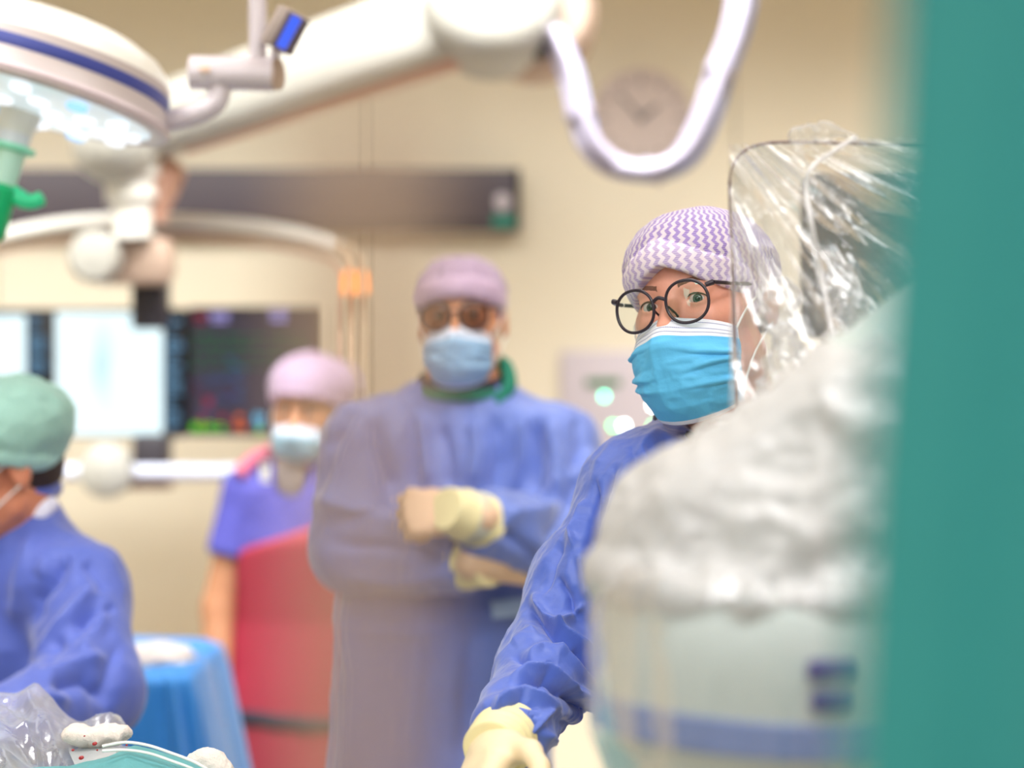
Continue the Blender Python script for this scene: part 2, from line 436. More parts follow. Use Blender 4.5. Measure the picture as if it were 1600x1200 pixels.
def mask_mat(name, blue):
    m = mat(name, blue, 0.7); nt = m.node_tree; b = nt.nodes['Principled BSDF']
    u, v, w = lc_xyz(nt)   # u -1..1 , v 0 top .. 1 bottom
    white = mth(nt, 'LESS_THAN', v, 0.185)
    bot = mth(nt, 'GREATER_THAN', v, 0.965)
    white = mth(nt, 'MAXIMUM', white, bot)
    dash = mth(nt, 'LESS_THAN', mth(nt, 'PINGPONG', u, 0.011), 0.0065)
    lines = 0
    acc = None
    for L in (0.04, 0.105, 0.145):
        l = mth(nt, 'LESS_THAN', mth(nt, 'ABSOLUTE', mth(nt, 'SUBTRACT', v, L)), 0.0055)
        acc = l if acc is None else mth(nt, 'MAXIMUM', acc, l)
    side = mth(nt, 'LESS_THAN', mth(nt, 'ABSOLUTE', mth(nt, 'SUBTRACT', mth(nt, 'ABSOLUTE', u), 0.955)), 0.03)
    dots = mth(nt, 'MULTIPLY', mth(nt, 'LESS_THAN', mth(nt, 'PINGPONG', v, 0.009), 0.005), mth(nt, 'LESS_THAN', mth(nt, 'PINGPONG', u, 0.008), 0.005))
    side = mth(nt, 'MULTIPLY', side, dots)
    dk = mth(nt, 'MAXIMUM', mth(nt, 'MULTIPLY', acc, dash), side)
    c = mixc(nt, white, blue, srgb(226, 232, 246))
    dc = mixc(nt, white, srgb(30, 110, 170), srgb(96, 110, 170))
    c = mixc(nt, dk, c, dc)
    nt.links.new(c, b.inputs['Base Color'])
    tc = nt.nodes.new('ShaderNodeTexCoord'); n = nt.nodes.new('ShaderNodeTexNoise'); n.inputs['Scale'].default_value = 500
    nt.links.new(tc.outputs['Object'], n.inputs['Vector'])
    bp = nt.nodes.new('ShaderNodeBump'); bp.inputs['Strength'].default_value = 0.25; bp.inputs['Distance'].default_value = 0.0008
    nt.links.new(n.outputs['Fac'], bp.inputs['Height']); nt.links.new(bp.outputs['Normal'], b.inputs['Normal'])
    return m
M_mask = mask_mat('mask_blue', srgb(92, 188, 240))
M_mask2 = mask_mat('mask_pale_blue', srgb(150, 190, 226))
M_mask3 = mask_mat('mask_faded_blue', srgb(150, 196, 214))

def eye_mat():
    m = mat('eyeball', (0.8, 0.77, 0.74, 1), 0.12, spec=0.6); nt = m.node_tree; b = nt.nodes['Principled BSDF']
    x, y, z = lc_xyz(nt)
    f1 = mth(nt, 'LESS_THAN', x, 0.0060); f2 = mth(nt, 'LESS_THAN', x, 0.0030); lim = mth(nt, 'LESS_THAN', mth(nt, 'ABSOLUTE', mth(nt, 'SUBTRACT', x, 0.0056)), 0.0006)
    c = mixc(nt, f1, (0.62, 0.56, 0.54, 1), srgb(74, 80, 78)); c = mixc(nt, lim, c, srgb(34, 36, 38)); c = mixc(nt, f2, c, (0.004, 0.004, 0.004, 1))
    nt.links.new(c, b.inputs['Base Color']); return m
M_eye = eye_mat()

# ------------------------------------------------------------------ room shell
YW = 6.2
def panel_wall():
    w = MB(); w.box((0, YW + 0.06, 1.5), (7.2, 0.08, 3.0)); o = w.build('wall_back', M_joint, smooth=False); struct(o)
    pw = 0.947
    x0 = P(572, 0, YW).x
    for k in range(-3, 4):
        xa = max(-3.6, x0 + k * pw); xb = min(3.6, x0 + (k + 1) * pw)
        if xb - xa < .05: continue
        p = MB(); p.box(((xa + xb) / 2, YW + 0.01, 1.5), (xb - xa - 0.005, 0.02, 2.99), bev=0.0); p.build('wall_panel', M_wall, o, False)
    return o
panel_wall()
def shell(name, c, d, m):
    b = MB(); b.box(c, d); return struct(b.build(name, m, smooth=False))
shell('wall_left', (-3.64, 1.6, 1.5), (0.08, 9.4, 3.0), M_wall)
shell('wall_right', (3.64, 1.6, 1.5), (0.08, 9.4, 3.0), M_wall)
shell('wall_front', (0, -3.14, 1.5), (7.2, 0.08, 3.0), M_wall)
shell('floor', (0, 1.6, -0.05), (7.4, 9.6, 0.1), M_floor)
shell('ceiling', (0, 1.6, 3.07), (7.4, 9.6, 0.1), M_ceil)
shell('baseboard_back', (0, YW - 0.008, 0.06), (7.2, 0.015, 0.12), M_rail)
M_diff = emis('luminaire_diffuser', (1, 0.98, 0.95, 1), 1.5)
for i, (x, y) in enumerate(LUM):
    where = ['back row left', 'back row middle', 'back row right', 'second row left', 'second row right', 'middle row left', 'middle row right', 'front row left', 'front row right'][i]
    t = thing('ceiling_lamp', 'recessed rectangular white ceiling lamp, ' + where, 'ceiling lamp', (x, y, 3.02), 'recessed ceiling lamps')
    f = MB()
    for sx in (-1, 1): f.box((x + sx * 0.6, y, 3.005), (0.03, 0.66, 0.03))
    for sy in (-1, 1): f.box((x, y + sy * 0.315, 3.005), (1.17, 0.03, 0.03))
    f.build('lamp_frame', M_white, t, False)
    d = MB(); d.box((x, y, 3.008), (1.16, 0.59, 0.008)); d.build('diffuser', M_diff, t, False)

# dark rail on the wall
lb = thing('reflection_panel', 'added unseen glowing panel on the left wall, mirrored in the glasses', 'reflection panel', (-3.6, -1.9, 2.0))  # added for its teal reflection in the spectacle lenses
m = MB(); m.box((-3.58, -1.9, 2.42), (.04, 2.0, 1.06), bev=.01); m.build('panel_frame', M_offwhite, lb)
m = MB(); m.box((-3.558, -1.9, 2.42), (.01, 1.92, .98)); m.build('lit_panel', emis('reflection_glow', (.8, 1, .95, 1), 2.2), lb, False)
def wall_rail():
    Y = YW - 0.035
    a = P(-420, 265, Y); b = P(812, 362, Y)
    t = thing('media_rail', 'long dark grey horizontal rail housing mounted on the cream back wall', 'wall rail', ((a.x + b.x) / 2, YW, b.z))
    m = MB(); m.box(((a.x + b.x) / 2, Y, (a.z + b.z) / 2), (b.x - a.x, 0.07, a.z - b.z), bev=0.004); m.build('housing', M_rail, t)
    m = MB(); m.box((b.x - 0.006, Y - 0.037, (a.z + b.z) / 2), (0.012, 0.012, a.z - b.z)); m.build('end_trim', M_black, t)
    c = P(785, 316, Y - 0.04); m = MB(); m.lathe([(0.022, 0), (0.022, 0.006), (0.016, 0.009), (0.0, 0.009)], Matrix.Translation(c) @ Matrix.Rotation(R(90), 4, 'X'), 32)
    m.build('round_knob', M_lilac, t)
    c = P(787, 346, Y - 0.04); m = MB(); m.box(c, (0.062, 0.006, 0.028), bev=0.002); m.build('green_label', mat('green_tag', srgb(50, 150, 130), 0.5), t)
    m = MB(); m.box(((a.x + b.x) / 2, Y - 0.036, b.z + 0.02), (b.x - a.x - 0.03, 0.004, 0.012)); m.build('groove_strip', M_dark, t)
wall_rail()

def clock():
    Y = YW - 0.02; c = P(1002, 186, Y)
    t = thing('wall_clock', 'round pale wall clock behind the loop of white hoses', 'clock', c)
    Mx = Matrix.Translation(c) @ Matrix.Rotation(R(90), 4, 'X')
    m = MB(); m.lathe([(0.128, -0.018), (0.130, 0.0), (0.127, 0.016), (0.116, 0.018), (0.114, 0.006)], Mx, 64); m.build('clock_rim', mat('clock_rim', srgb(214, 198, 190), 0.4), t)
    m = MB(); m.lathe([(0.0, 0.005), (0.115, 0.005)], Mx, 64); m.build('clock_face', mat('clock_face', srgb(238, 226, 218), 0.5), t)
    for k in range(12):
        a = R(k * 30); m = MB(); q = c + Vector((math.sin(a) * 0.098, -0.008, math.cos(a) * 0.098))
        m.box(q, (0.005, 0.003, 0.016 if k % 3 else 0.024), Matrix.Rotation(a, 3, 'Y')); m.build('hour_mark', M_dark, t, False)
    for L, W, a in ((0.055, 0.008, 50), (0.085, 0.006, -42)):
        a = R(a); q = c + Vector((math.sin(a) * L * .45, -0.012, math.cos(a) * L * .45))
        m = MB(); m.box(q, (W, 0.003, L), Matrix.Rotation(a, 3, 'Y')); m.build('clock_hand', M_dark, t, False)
    m = MB(); m.lathe([(0.008, 0.005), (0.008, 0.016), (0, 0.017)], Mx, 16); m.build('hub', M_dark, t)
clock()

def control_plate():
    Y = YW - 0.012; a = P(876, 548, Y); b = P(1075, 705, Y)
    t = thing('wall_control_panel', 'pale lilac wall control panel with green display and lit buttons', 'control panel', ((a.x + b.x) / 2, YW, b.z))
    m = MB(); m.box(((a.x + b.x) / 2, Y, (a.z + b.z) / 2), (b.x - a.x, 0.024, a.z - b.z), bev=0.006); m.build('plate', mat('lilac_plate', srgb(206, 196, 202), 0.4, bump=0.02), t)
    m = MB(); m.box(P(942, 598, Y - 0.014), (0.088, 0.006, 0.020), bev=0.002); m.build('display', mat('green_display', srgb(66, 122, 70), 0.3), t)
    def led(px, py, col, s):
        c = P(px, py, Y - 0.013); Mx = Matrix.Translation(c) @ Matrix.Rotation(R(90), 4, 'X')
        m = MB(); m.lathe([(0.0088, 0), (0.0088, 0.004), (0.006, 0.006)], Mx, 20); o = m.build('push_button', M_offwhite, t)
        m = MB(); m.lathe([(0.0055, 0.0062), (0.004, 0.0075), (0, 0.008)], Mx, 16); m.build('button_light', emis('button_glow', col, s), o)
    led(944, 619, srgb(70, 235, 190), 13); led(913, 665, srgb(60, 235, 140), 12); led(958, 665, srgb(60, 235, 140), 12)
    led(975, 665, (0.85, 1, 0.97, 1), 22); led(1021, 633, (0.85, 1, 0.97, 1), 22); led(1021, 665, srgb(60, 235, 140), 10)
control_plate()

# ------------------------------------------------------------------ ceiling boom with big white arm
def boom():
    Y = 5.25
    t = thing('pendant_boom', 'big white ceiling boom with thick slanting arm and round joints', 'pendant arm', P(190, 420, Y))
    # the arm: tapered rounded beam
    A = P(165, 222, Y); B = P(775, -2, Y)
    d = (B - A).normalized(); L = (B - A).length
    up = Vector((0, -1, 0)).cross(d) * -1
    if up.z < 0: up = -up
    dep = d.cross(up)
    vs = []; fs = []; n = 28; K = 14
    for i in range(K):
        s = i / (K - 1); c = A + d * (L * s)
        hz = 0.070 + 0.020 * s + 0.008 * math.sin(s * 3); hy = 0.085
        for k in range(n):
            w = 2 * math.pi * k / n; e = 0.72
            cx = math.copysign(abs(math.cos(w)) ** e, math.cos(w)); sx = math.copysign(abs(math.sin(w)) ** e, math.sin(w))
            vs.append(c + up * (hz * sx) + dep * (hy * cx))
    for i in range(K - 1):
        for k in range(n): fs.append((i * n + k, i * n + (k + 1) % n, (i + 1) * n + (k + 1) % n, (i + 1) * n + k))
    fs += [tuple(reversed(range(n))), tuple(range((K - 1) * n, K * n))]
    m = MB(); m.add(vs, fs); m.build('boom_arm', M_boom, t)
    # beige strip: the brown shade of the underside put into colour
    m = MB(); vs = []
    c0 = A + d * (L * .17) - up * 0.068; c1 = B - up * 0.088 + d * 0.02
    m.tube([c0, c0.lerp(c1, .5), c1], [0.018, 0.030, 0.034], 16); m.build('underside_shade', M_beige, t)
    # drum joint upper right
    J = P(768, 5, Y)
    Mx = Matrix.Translation(J) @ Matrix.Rotation(R(78), 4, 'X') @ Matrix.Rotation(R(0), 4, 'Z')
    m = MB(); m.lathe([(0.0, -0.13), (0.10, -0.13), (0.145, -0.10), (0.155, 0.0), (0.155, 0.08), (0.14, 0.12), (0.10, 0.145), (0, 0.155)], Mx, 48); m.build('elbow_drum', M_boom, t)
    J2 = P(838, 30, Y + 0.12); Mx = Matrix.Translation(J2) @ Matrix.Rotation(R(80), 4, 'X')
    m = MB(); m.lathe([(0, -0.10), (0.12, -0.10), (0.135, -0.06), (0.135, 0.06), (0.11, 0.09), (0, 0.1)], Mx, 48); m.build('rear_drum', M_tanplastic, t)
    m = MB(); m.tube([P(800, -10, Y + 0.1), P(800, -260, Y + 0.1), P(800, -330, Y + 0.1)], [0.07, 0.07, 0.12]); m.build('ceiling_post', M_white, t)
    # socket for hoses
    m = MB(); m.tube([P(835, 65, Y - 0.02), P(862, 55, Y - 0.04)], [0.045, 0.036]); m.build('hose_socket', M_dark, t)
    # left end: ball joint, neck
    c = P(182, 222, Y - 0.03)
    m = MB(); m.lathe([(0, 0.10), (0.05, 0.09), (0.085, 0.05), (0.097, 0.0), (0.092, -0.035), (0.072, -0.066), (0.04, -0.086), (0, -0.092)], Matrix.Translation(c), 48)
    m.build('arm_joint', M_boom, t)
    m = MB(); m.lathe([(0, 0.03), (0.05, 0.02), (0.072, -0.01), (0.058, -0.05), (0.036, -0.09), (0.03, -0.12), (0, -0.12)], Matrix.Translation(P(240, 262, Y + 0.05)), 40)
    m.build('joint_shade', M_beige, t)  # beige body colours in the shaded right side of the neck
    m = MB(); m.tube(spline([P(200, 240, Y), P(203, 285, Y), P(206, 320, Y), P(208, 372, Y)], 5), [0.07] * 5 + [0.056] * 5 + [0.042] * 5 + [0.043], 28); m.build('drop_tube', M_offwhite, t)
    m = MB(); m.box(P(205, 408, Y + 0.06), (0.19, 0.10, 0.105), bev=0.03); m.build('bracket_block', M_tanplastic, t)
    Mx = Matrix.Translation(P(150, 402, Y - 0.01)) @ Matrix.Rotation(R(90), 4, 'X')
    m = MB(); m.lathe([(0, -0.04), (0.05, -0.04), (0.057, -0.02), (0.057, 0.03), (0.045, 0.045), (0, 0.05)], Mx, 40); m.build('round_joint', M_boom, t)
    m = MB(); m.box(P(236, 462, Y + 0.18), (0.075, 0.10, 0.15), bev=0.01); m.build('monitor_bracket', M_dark, t)
    return t
boom()

def hoses():
    Y = 5.15
    t = thing('hose_bundle', 'bundle of pale lilac hoses hanging in a U loop before the clock', 'hose', P(1010, 270, Y))
    base = [(862, 45), (890, 110), (905, 175), (925, 228), (965, 262), (1020, 268), (1070, 240), (1102, 180), (1125, 110), (1150, 40), (1160, -40), (1150, -200)]
    for k, (ox, oy, dy) in enumerate(((0, -5, 0), (9, 6, 0.02), (-8, 4, 0.035), (3, -8, -0.028))):
        pts = [P(x + ox * (1.3 if i < 6 else 1.6), y + oy * (1 if 2 < i < 8 else .3), Y + dy + 0.02 * math.sin(i + k)) for i, (x, y) in enumerate(base)]
        m = MB(); m.tube(spline(pts, 7), 0.0145, 12); m.build('hose', M_hose if k != 1 else mat('hose_blue', srgb(160, 166, 198), 0.35), t)
    for i in (2, 5, 8):
        x, y = base[i]; m = MB(); c = P(x, y, Y + 0.01)
        nx, ny = base[i + 1]; dd = (P(nx, ny, Y) - P(x, y, Y)).normalized()
        m.tube([c - dd * 0.006, c + dd * 0.006], 0.034, 16); m.build('hose_clip', M_hose, t)
hoses()

# ------------------------------------------------------------------ monitors in their frame
YM = 5.6
def monitor_frame():
    t = thing('monitor_frame', 'white tubular monitor carrier with arched top bar and orange status light', 'monitor frame', P(200, 740, YM - 0.1))
    Yf = YM - 0.15
    top = [(-260, 430), (-140, 398), (0, 368), (100, 350), (200, 343), (300, 345), (400, 354), (480, 368), (530, 382), (552, 402), (557, 440), (557, 520), (557, 640), (555, 738)]
    m = MB(); m.tube(spline([P(x, y, Yf) for x, y in top[:9]], 6), 0.016, 14); m.build('arched_bar', M_offwhite, t)
    m = MB(); m.tube(spline([P(x, y, Yf) for x, y in top[8:]], 6), 0.0125, 14); m.build('side_post', mat('post_beige', srgb(200, 178, 148), 0.4), t)
    m = MB(); m.tube(spline([P(x, y + 26, Yf + 0.015) for x, y in top[:8]] + [P(523, 408, Yf + 0.015), P(537, 432, Yf + 0.015), P(538, 520, Yf + .015), P(538, 738, Yf + .015)], 6), 0.006, 12); m.build('inner_bar', mat('pinkish_tube', srgb(212, 178, 156), 0.35), t)
    m = MB(); m.tube([P(-260, 738, Yf), P(560, 738, Yf)], 0.018, 14); m.build('lower_bar', mat('blue_white_bar', srgb(214, 220, 238), 0.3), t)
    c = P(167, 736, Yf - 0.02); Mx = Matrix.Translation(c) @ Matrix.Rotation(R(90), 4, 'X')
    m = MB(); m.lathe([(0, -0.04), (0.055, -0.04), (0.062, 0.0), (0.058, 0.03), (0.04, 0.04), (0, 0.042)], Mx, 40); m.build('lower_joint', M_boom, t)
    m = MB(); m.box(P(238, 712, YM - 0.02), (0.08, 0.10, 0.10), bev=0.012); m.build('lower_bracket', M_dark, t)
    m = MB(); m.box(P(236, 755, YM - 0.08), (0.10, 0.08, 0.025), bev=0.006); m.build('bracket_foot', M_tanplastic, t)
    l = MB(); l.lathe([(0.021, -0.026), (0.028, -0.02), (0.024, 0.024), (0.02, 0.027)], Matrix.Translation(P(555, 442, Yf - 0.03)), 28)
    l.build('status_light', emis('orange_glow', (1.0, 0.33, 0.09, 1), 1.9), t)
    m = MB(); m.box(P(555, 442, Yf - 0.058), (0.003, 0.004, 0.05)); m.build('light_divider', M_beige, t)
monitor_frame()

def screen_plane(name, x0, y0, x1, y1, Y, parent, m, off=0.0, q=None):
    a = P(x0, y0, Y); b = P(x1, y0, Y); c = P(x1, y1, Y); d = P(x0, y1, Y)
    for v in (a, b, c, d): v.y -= off
    return link_mesh(name, [a, b, c, d], [(0, 3, 2, 1)], m, parent, False, attr=[(0, 1, 0), (1, 1, 0), (1, 0, 0), (0, 0, 0)])

def xray_mat(name):
    m = bpy.data.materials.new(name); m.use_nodes = True; nt = m.node_tree; nt.nodes.clear()
    out = nt.nodes.new('ShaderNodeOutputMaterial'); e = nt.nodes.new('ShaderNodeEmission')
    u, v, _ = lc_xyz(nt)
    a = nt.nodes.new('ShaderNodeAttribute'); a.attribute_name = 'lc'
    n = nt.nodes.new('ShaderNodeTexNoise'); n.inputs['Scale'].default_value = 3.2; nt.links.new(a.outputs['Vector'], n.inputs['Vector'])
    du = mth(nt, 'MULTIPLY', mth(nt, 'SUBTRACT', u, 0.43), 11.0); dv = mth(nt, 'MULTIPLY', mth(nt, 'SUBTRACT', v, 0.60), 3.4)
    g = mth(nt, 'MULTIPLY', mth(nt, 'EXPONENT', mth(nt, 'MULTIPLY', mth(nt, 'ADD', mth(nt, 'MULTIPLY', du, du), mth(nt, 'MULTIPLY', dv, dv)), -1)), 0.42)
    du2 = mth(nt, 'MULTIPLY', mth(nt, 'SUBTRACT', u, 0.62), 4.0)
    g2 = mth(nt, 'MULTIPLY', mth(nt, 'EXPONENT', mth(nt, 'MULTIPLY', mth(nt, 'MULTIPLY', du2, du2), -1)), 0.07)
    f = mth(nt, 'SUBTRACT', mth(nt, 'SUBTRACT', mth(nt, 'MULTIPLY_ADD', n.outputs['Fac'], 0.25, 0.86), g), g2, clamp=True)
    c = mixc(nt, f, srgb(96, 150, 165), srgb(228, 248, 252))
    nt.links.new(c, e.inputs[0]); e.inputs[1].default_value = 1.0
    nt.links.new(e.outputs[0], out.inputs[0]); return m
M_xray = xray_mat('xray_picture')
def glow(name, r, g, b, s=0.7): return emis(name, srgb(r, g, b), s)
G_txt = glow('readout_blue', 120, 165, 200, 0.5); G_grn = glow('trace_green', 60, 170, 90, 0.32); G_red = glow('mark_red', 190, 60, 80, 0.5)
G_lil = glow('readout_lilac', 170, 160, 225, 0.7); G_blu = glow('column_blue', 90, 130, 190, 0.42); G_lime = glow('digit_lime', 110, 230, 40, 0.75)
G_org = glow('digit_orange', 230, 110, 60, 0.7); G_cyn = glow('digit_cyan', 110, 200, 240, 0.8)

def xmonitor():
    Y = YM
    a = P(-150, 482, Y); b = P(291, 684, Y)
    t = thing('xray_monitor', 'wide black monitor showing bright blue-white x-ray pictures', 'monitor', P(70, 684, Y))
    m = MB(); m.box(((a.x + b.x) / 2, Y + 0.03, (a.z + b.z) / 2), (b.x - a.x, 0.05, a.z - b.z), bev=0.008); m.build('housing', M_black, t)
    screen_plane('xray_picture', 88, 488, 255, 680, Y, t, M_xray, 0.008)
    screen_plane('xray_picture', -112, 492, 41, 679, Y, t, M_xray, 0.008)
    r = random.Random(3)
    for (x0, x1) in ((45, 78), (259, 288)):
        mb = MB(); y = 496
        while y < 672:
            h = 3 + r.random() * 3
            if r.random() < .85:
                w = (x1 - x0) * (0.35 + 0.6 * r.random()); p = P(x0 + w / 2, y, Y - 0.006); mb.box(p, (w / FPX * Y, 0.002, h / FPX * Y))
            y += h + 3.2
        mb.build('text_column', G_txt, t, False)['kind'] = 'stuff'
    m = MB(); m.box((a.x / 2 + b.x / 2, Y + 0.003, b.z + 0.006), (b.x - a.x - 0.02, 0.008, 0.008)); m.build('lower_bezel', M_dark, t, False)
xmonitor()

def vitals():
    Y = YM + 0.01; Ym = Y
    t = thing('vital_signs_monitor', 'dark vital signs monitor with green traces and coloured digits', 'monitor', P(398, 682, Y))
    a = P(293, 486, Y); b = P(504, 681, Y)
    rz = Matrix.Rotation(R(-4), 3, 'Z')
    m = MB(); m.box(((a.x + b.x) / 2, Y + 0.03, (a.z + b.z) / 2 + 0.004), (b.x - a.x, 0.05, a.z - b.z + 0.012), bev=0.008); m.build('housing', M_dark, t)
    m = MB(); m.box(((a.x + b.x) / 2, Y - 0.002, (a.z + b.z) / 2 + 0.004), (b.x - a.x - 0.02, 0.012, a.z - b.z - 0.008)); m.build('screen', mat('dark_screen', srgb(40, 34, 46), 0.25, emit=srgb(58, 56, 70), estr=0.45), t, False)
    def blk(name, m_, items):
        mb = MB()
        for x0, y0, x1, y1 in items:
            p = P((x0 + x1) / 2, (y0 + y1) / 2, Y - 0.012); mb.box(p, ((x1 - x0) / FPX * Y, 0.002, (y1 - y0) / FPX * Y))
        o = mb.build(name, m_, t, False); o['kind'] = 'stuff'
    blk('heading', G_lil, [(328, 488, 358, 495), (330, 498, 356, 503), (422, 484, 434, 490), (438, 485, 455, 492), (424, 494, 452, 501)])
    blk('red_mark', G_red, [(304, 490, 322, 495), (306, 500, 320, 504), (320, 622, 332, 636), (312, 650, 322, 662), (342, 648, 352, 658)])
    r = random.Random(5)
    tr = []
    for row, (y, n) in enumerate(((525, 26), (540, 30), (556, 24), (572, 22))):
        for k in range(n):
            x = 300 + k * (190 / n); h = r.random() * 8; tr.append((x, y - h / 2, x + 2.2, y + h / 2 + 1.2))
        tr.append((300, y, 490, y + 1.0))
    blk('green_trace', G_grn, tr)
    bl = []
    for k in range(9): bl.append((355 + (k % 3) * 9, 560 + k * 8, 361 + (k % 3) * 9 + r.random() * 10, 564 + k * 8))
    for k in range(12): bl.append((304 + r.random() * 50, 590 + k * 5, 312 + r.random() * 50, 592 + k * 5))
    blk('blue_column', G_blu, [q for q in bl if q[2] > q[0]])
    blk('red_trace', glow('trace_purple', 140, 60, 110, .35), [(303 + k * 8, 600 + (k * 7) % 22, 306 + k * 8, 612 + (k * 5) % 20) for k in range(8)])
    blk('lime_digits', G_lime, [(300, 662, 308, 674), (311, 660, 316, 675), (320, 662, 334, 665), (322, 668, 336, 673), (340, 664, 350, 668), (342, 671, 350, 675), (402, 670, 412, 676)])
    blk('orange_digits', G_org, [(368, 648, 380, 656), (366, 660, 374, 672), (376, 662, 384, 674)])
    blk('cyan_digits', G_cyn, [(398, 646, 405, 660), (408, 648, 414, 660), (400, 663, 413, 667)])
vitals()

# ------------------------------------------------------------------ surgical lamp
def surgical_lamp():
    Y = 3.6; c = P(40, 148, Y)
    t = thing('surgical_lamp', 'white surgical lamp head with blue ring and green handle, upper left', 'surgical lamp', c)
    Mx = Matrix.Translation(c) @ Matrix.Rotation(R(15), 4, 'Y') @ Matrix.Rotation(R(-7), 4, 'X')
    m = MB(); m.lathe([(0.204, 0.062), (0.197, 0.078), (0.178, 0.096), (0.14, 0.112), (0.09, 0.122), (0, 0.126)], Mx, 72); m.build('dome', M_white, t)
    M_grey = mat('lamp_grey', srgb(196, 186, 186), 0.4)
    m = MB(); m.lathe([(0.204, 0.062), (0.207, 0.046)], Mx, 72); m.build('upper_wall', M_grey, t)
    m = MB(); m.lathe([(0.2075, 0.048), (0.2085, 0.032), (0.2075, 0.030)], Mx, 72); m.build('blue_ring', M_blueband, t)
    m = MB(); m.lathe([(0.207, 0.031), (0.212, 0.012), (0.217, 0.004)], Mx, 72); m.build('lower_wall', M_grey, t)
    m = MB(); m.lathe([(0.216, 0.006), (0.222, 0.0), (0.220, -0.008), (0.205, -0.012), (0.196, -0.008)], Mx, 72); m.build('rim', mat('lamp_rim', srgb(206, 192, 198), 0.35), t)
    m = MB(); m.lathe([(0.197, -0.007), (0.17, -0.016), (0.10, -0.024), (0.03, -0.027)], Mx, 72); m.build('glass_cover', mat('lamp_glass', srgb(215, 225, 228), 0.2, emit=srgb(190, 205, 215), estr=0.5), t)
    ledm = emis('lamp_led', (0.90, 0.94, 1, 1), 1.0); ledb = emis('lamp_led_blue', srgb(150, 200, 250), 1.1)
    for rr, n in ((0.165, 12), (0.12, 9), (0.075, 6)):
        for k in range(n):
            w = 2 * math.pi * (k + 0.3) / n; z = -0.018 - (0.17 - rr) * 0.09
            L = Matrix.Translation((rr * math.cos(w), rr * math.sin(w), z))
            mb = MB(); mb.lathe([(0.016, 0.003), (0.016, -0.003), (0.011, -0.006), (0, -0.007)], Mx @ L, 14); mb.build('lamp_lens', ledb if (k % 4 == 2) else ledm, t)
    m = MB(); m.lathe([(0.034, -0.02), (0.033, -0.03), (0.029, -0.05), (0.027, -0.06)], Mx, 32); m.build('handle_collar', M_offwhite, t)
    H = Mx @ Matrix.Translation((0, 0, -0.04)) @ Matrix.Rotation(R(-2), 4, 'Y')
    M_hw = mat('handle_white', srgb(226, 226, 230), 0.35)
    m = MB(); m.lathe([(0.026, 0.0), (0.025, -0.04)], H, 32); m.build('handle_shaft', M_hw, t)
    m = MB(); m.lathe([(0.025, -0.038), (0.037, -0.040), (0.037, -0.046), (0.027, -0.05)], H, 32); m.build('handle_flange', M_greenlt, t)
    m = MB(); m.lathe([(0.024, -0.048), (0.021, -0.105)], H, 32); m.build('handle_sleeve', mat('mint_white', srgb(196, 240, 222), 0.35), t)
    m = MB(); m.lathe([(0.022, -0.10), (0.028, -0.108), (0.026, -0.12), (0.024, -0.175), (0.020, -0.182), (0, -0.183)], H, 32); m.build('green_grip', M_green, t)
    for sx in (1, -1):
        a = H @ Vector((sx * 0.018, 0, -0.108)); b_ = H @ Vector((sx * 0.045, 0, -0.116)); e = H @ Vector((sx * 0.066, 0, -0.104))
        m = MB(); m.tube(spline([a, b_, e], 5), [0.013] * 5 + [0.0115] * 5 + [0.006], 12); m.build('grip_wing', mat('bright_green', srgb(50, 225, 160), 0.35), t)
    # yoke arm rising behind head to the cross cylinder
    Yc = 3.62
    pts = [P(215, 190, Yc + 0.02), P(262, 188, Yc + 0.01), P(310, 176, Yc), P(338, 158, Yc), P(344, 132, Yc)]
    m = MB(); m.tube(spline(pts, 7), 0.0165, 18); m.build('yoke', M_lilac, t)
    a = P(296, 113, Yc); b = P(430, 116, Yc)
    d = b - a
    m = MB(); m.tube([a, a + d * .02, a + d * .96, b], [0.023, 0.0255, 0.0255, 0.024], 32); m.build('cross_cylinder', M_lilac, t)
    m = MB(); m.tube([b - Vector((0, 0.0, 0)), b + Vector((0.006, -0.002, 0))], 0.0245, 32); m.build('cylinder_cap', mat('cap_taupe', srgb(170, 148, 132), 0.5), t)
    m = MB(); m.tube([a + d * .17, a + d * .18], 0.0262, 32); m.build('cylinder_ring', M_offwhite, t)
    q = P(320, 108, Yc - 0.027); m = MB(); m.box(q, (0.016, 0.004, 0.010), bev=0.002); m.build('status_window', mat('amber_window', srgb(235, 205, 185), 0.3), t)
    m = MB(); m.tube([P(403, 105, Yc), P(402, -60, Yc), P(400, -700, Yc), P(400, -820, Yc)], [0.0135, 0.0135, 0.0135, 0.05], 20); m.build('suspension_tube', M_lilac, t)
    # control unit with blue display
    rot = Matrix.Rotation(R(28), 3, 'Y') @ Matrix.Rotation(R(18), 3, 'Z')
    cc = P(443, 47, Yc - 0.03)
    m = MB(); m.box(cc, (0.046, 0.022, 0.062), rot, bev=0.004); o = m.build('control_unit', mat('unit_taupe', srgb(176, 162, 156), 0.4), t)
    fr = MB(); fr.box(cc + rot @ Vector((0.009, -0.012, 0)), (0.036, 0.003, 0.058), rot, bev=0.001); fr.build('keypad', mat('keypad_grey', srgb(108, 96, 108), 0.4), o)
    fr = MB(); fr.box(cc + rot @ Vector((0.006, -0.0145, 0)), (0.0155, 0.003, 0.052), rot); fr.build('blue_display', emis('blue_lcd', srgb(74, 110, 255), 0.75), o)
    for k in range(5):
        kb = MB(); kb.box(cc + rot @ Vector((0.020, -0.0145, -0.022 + k * 0.011)), (0.006, 0.003, 0.007), rot, bev=0.001); kb.build('key', M_dark, o)
        kb = MB(); kb.box(cc + rot @ Vector((-0.006, -0.0145, -0.022 + k * 0.011)), (0.004, 0.003, 0.006), rot, bev=0.001); kb.build('key', M_dark, o)
    m = MB(); m.tube([P(430, 88, Yc - .005), P(432, 70, Yc - .02)], [0.008, 0.007], 14); m.build('unit_neck', M_lilac, t)
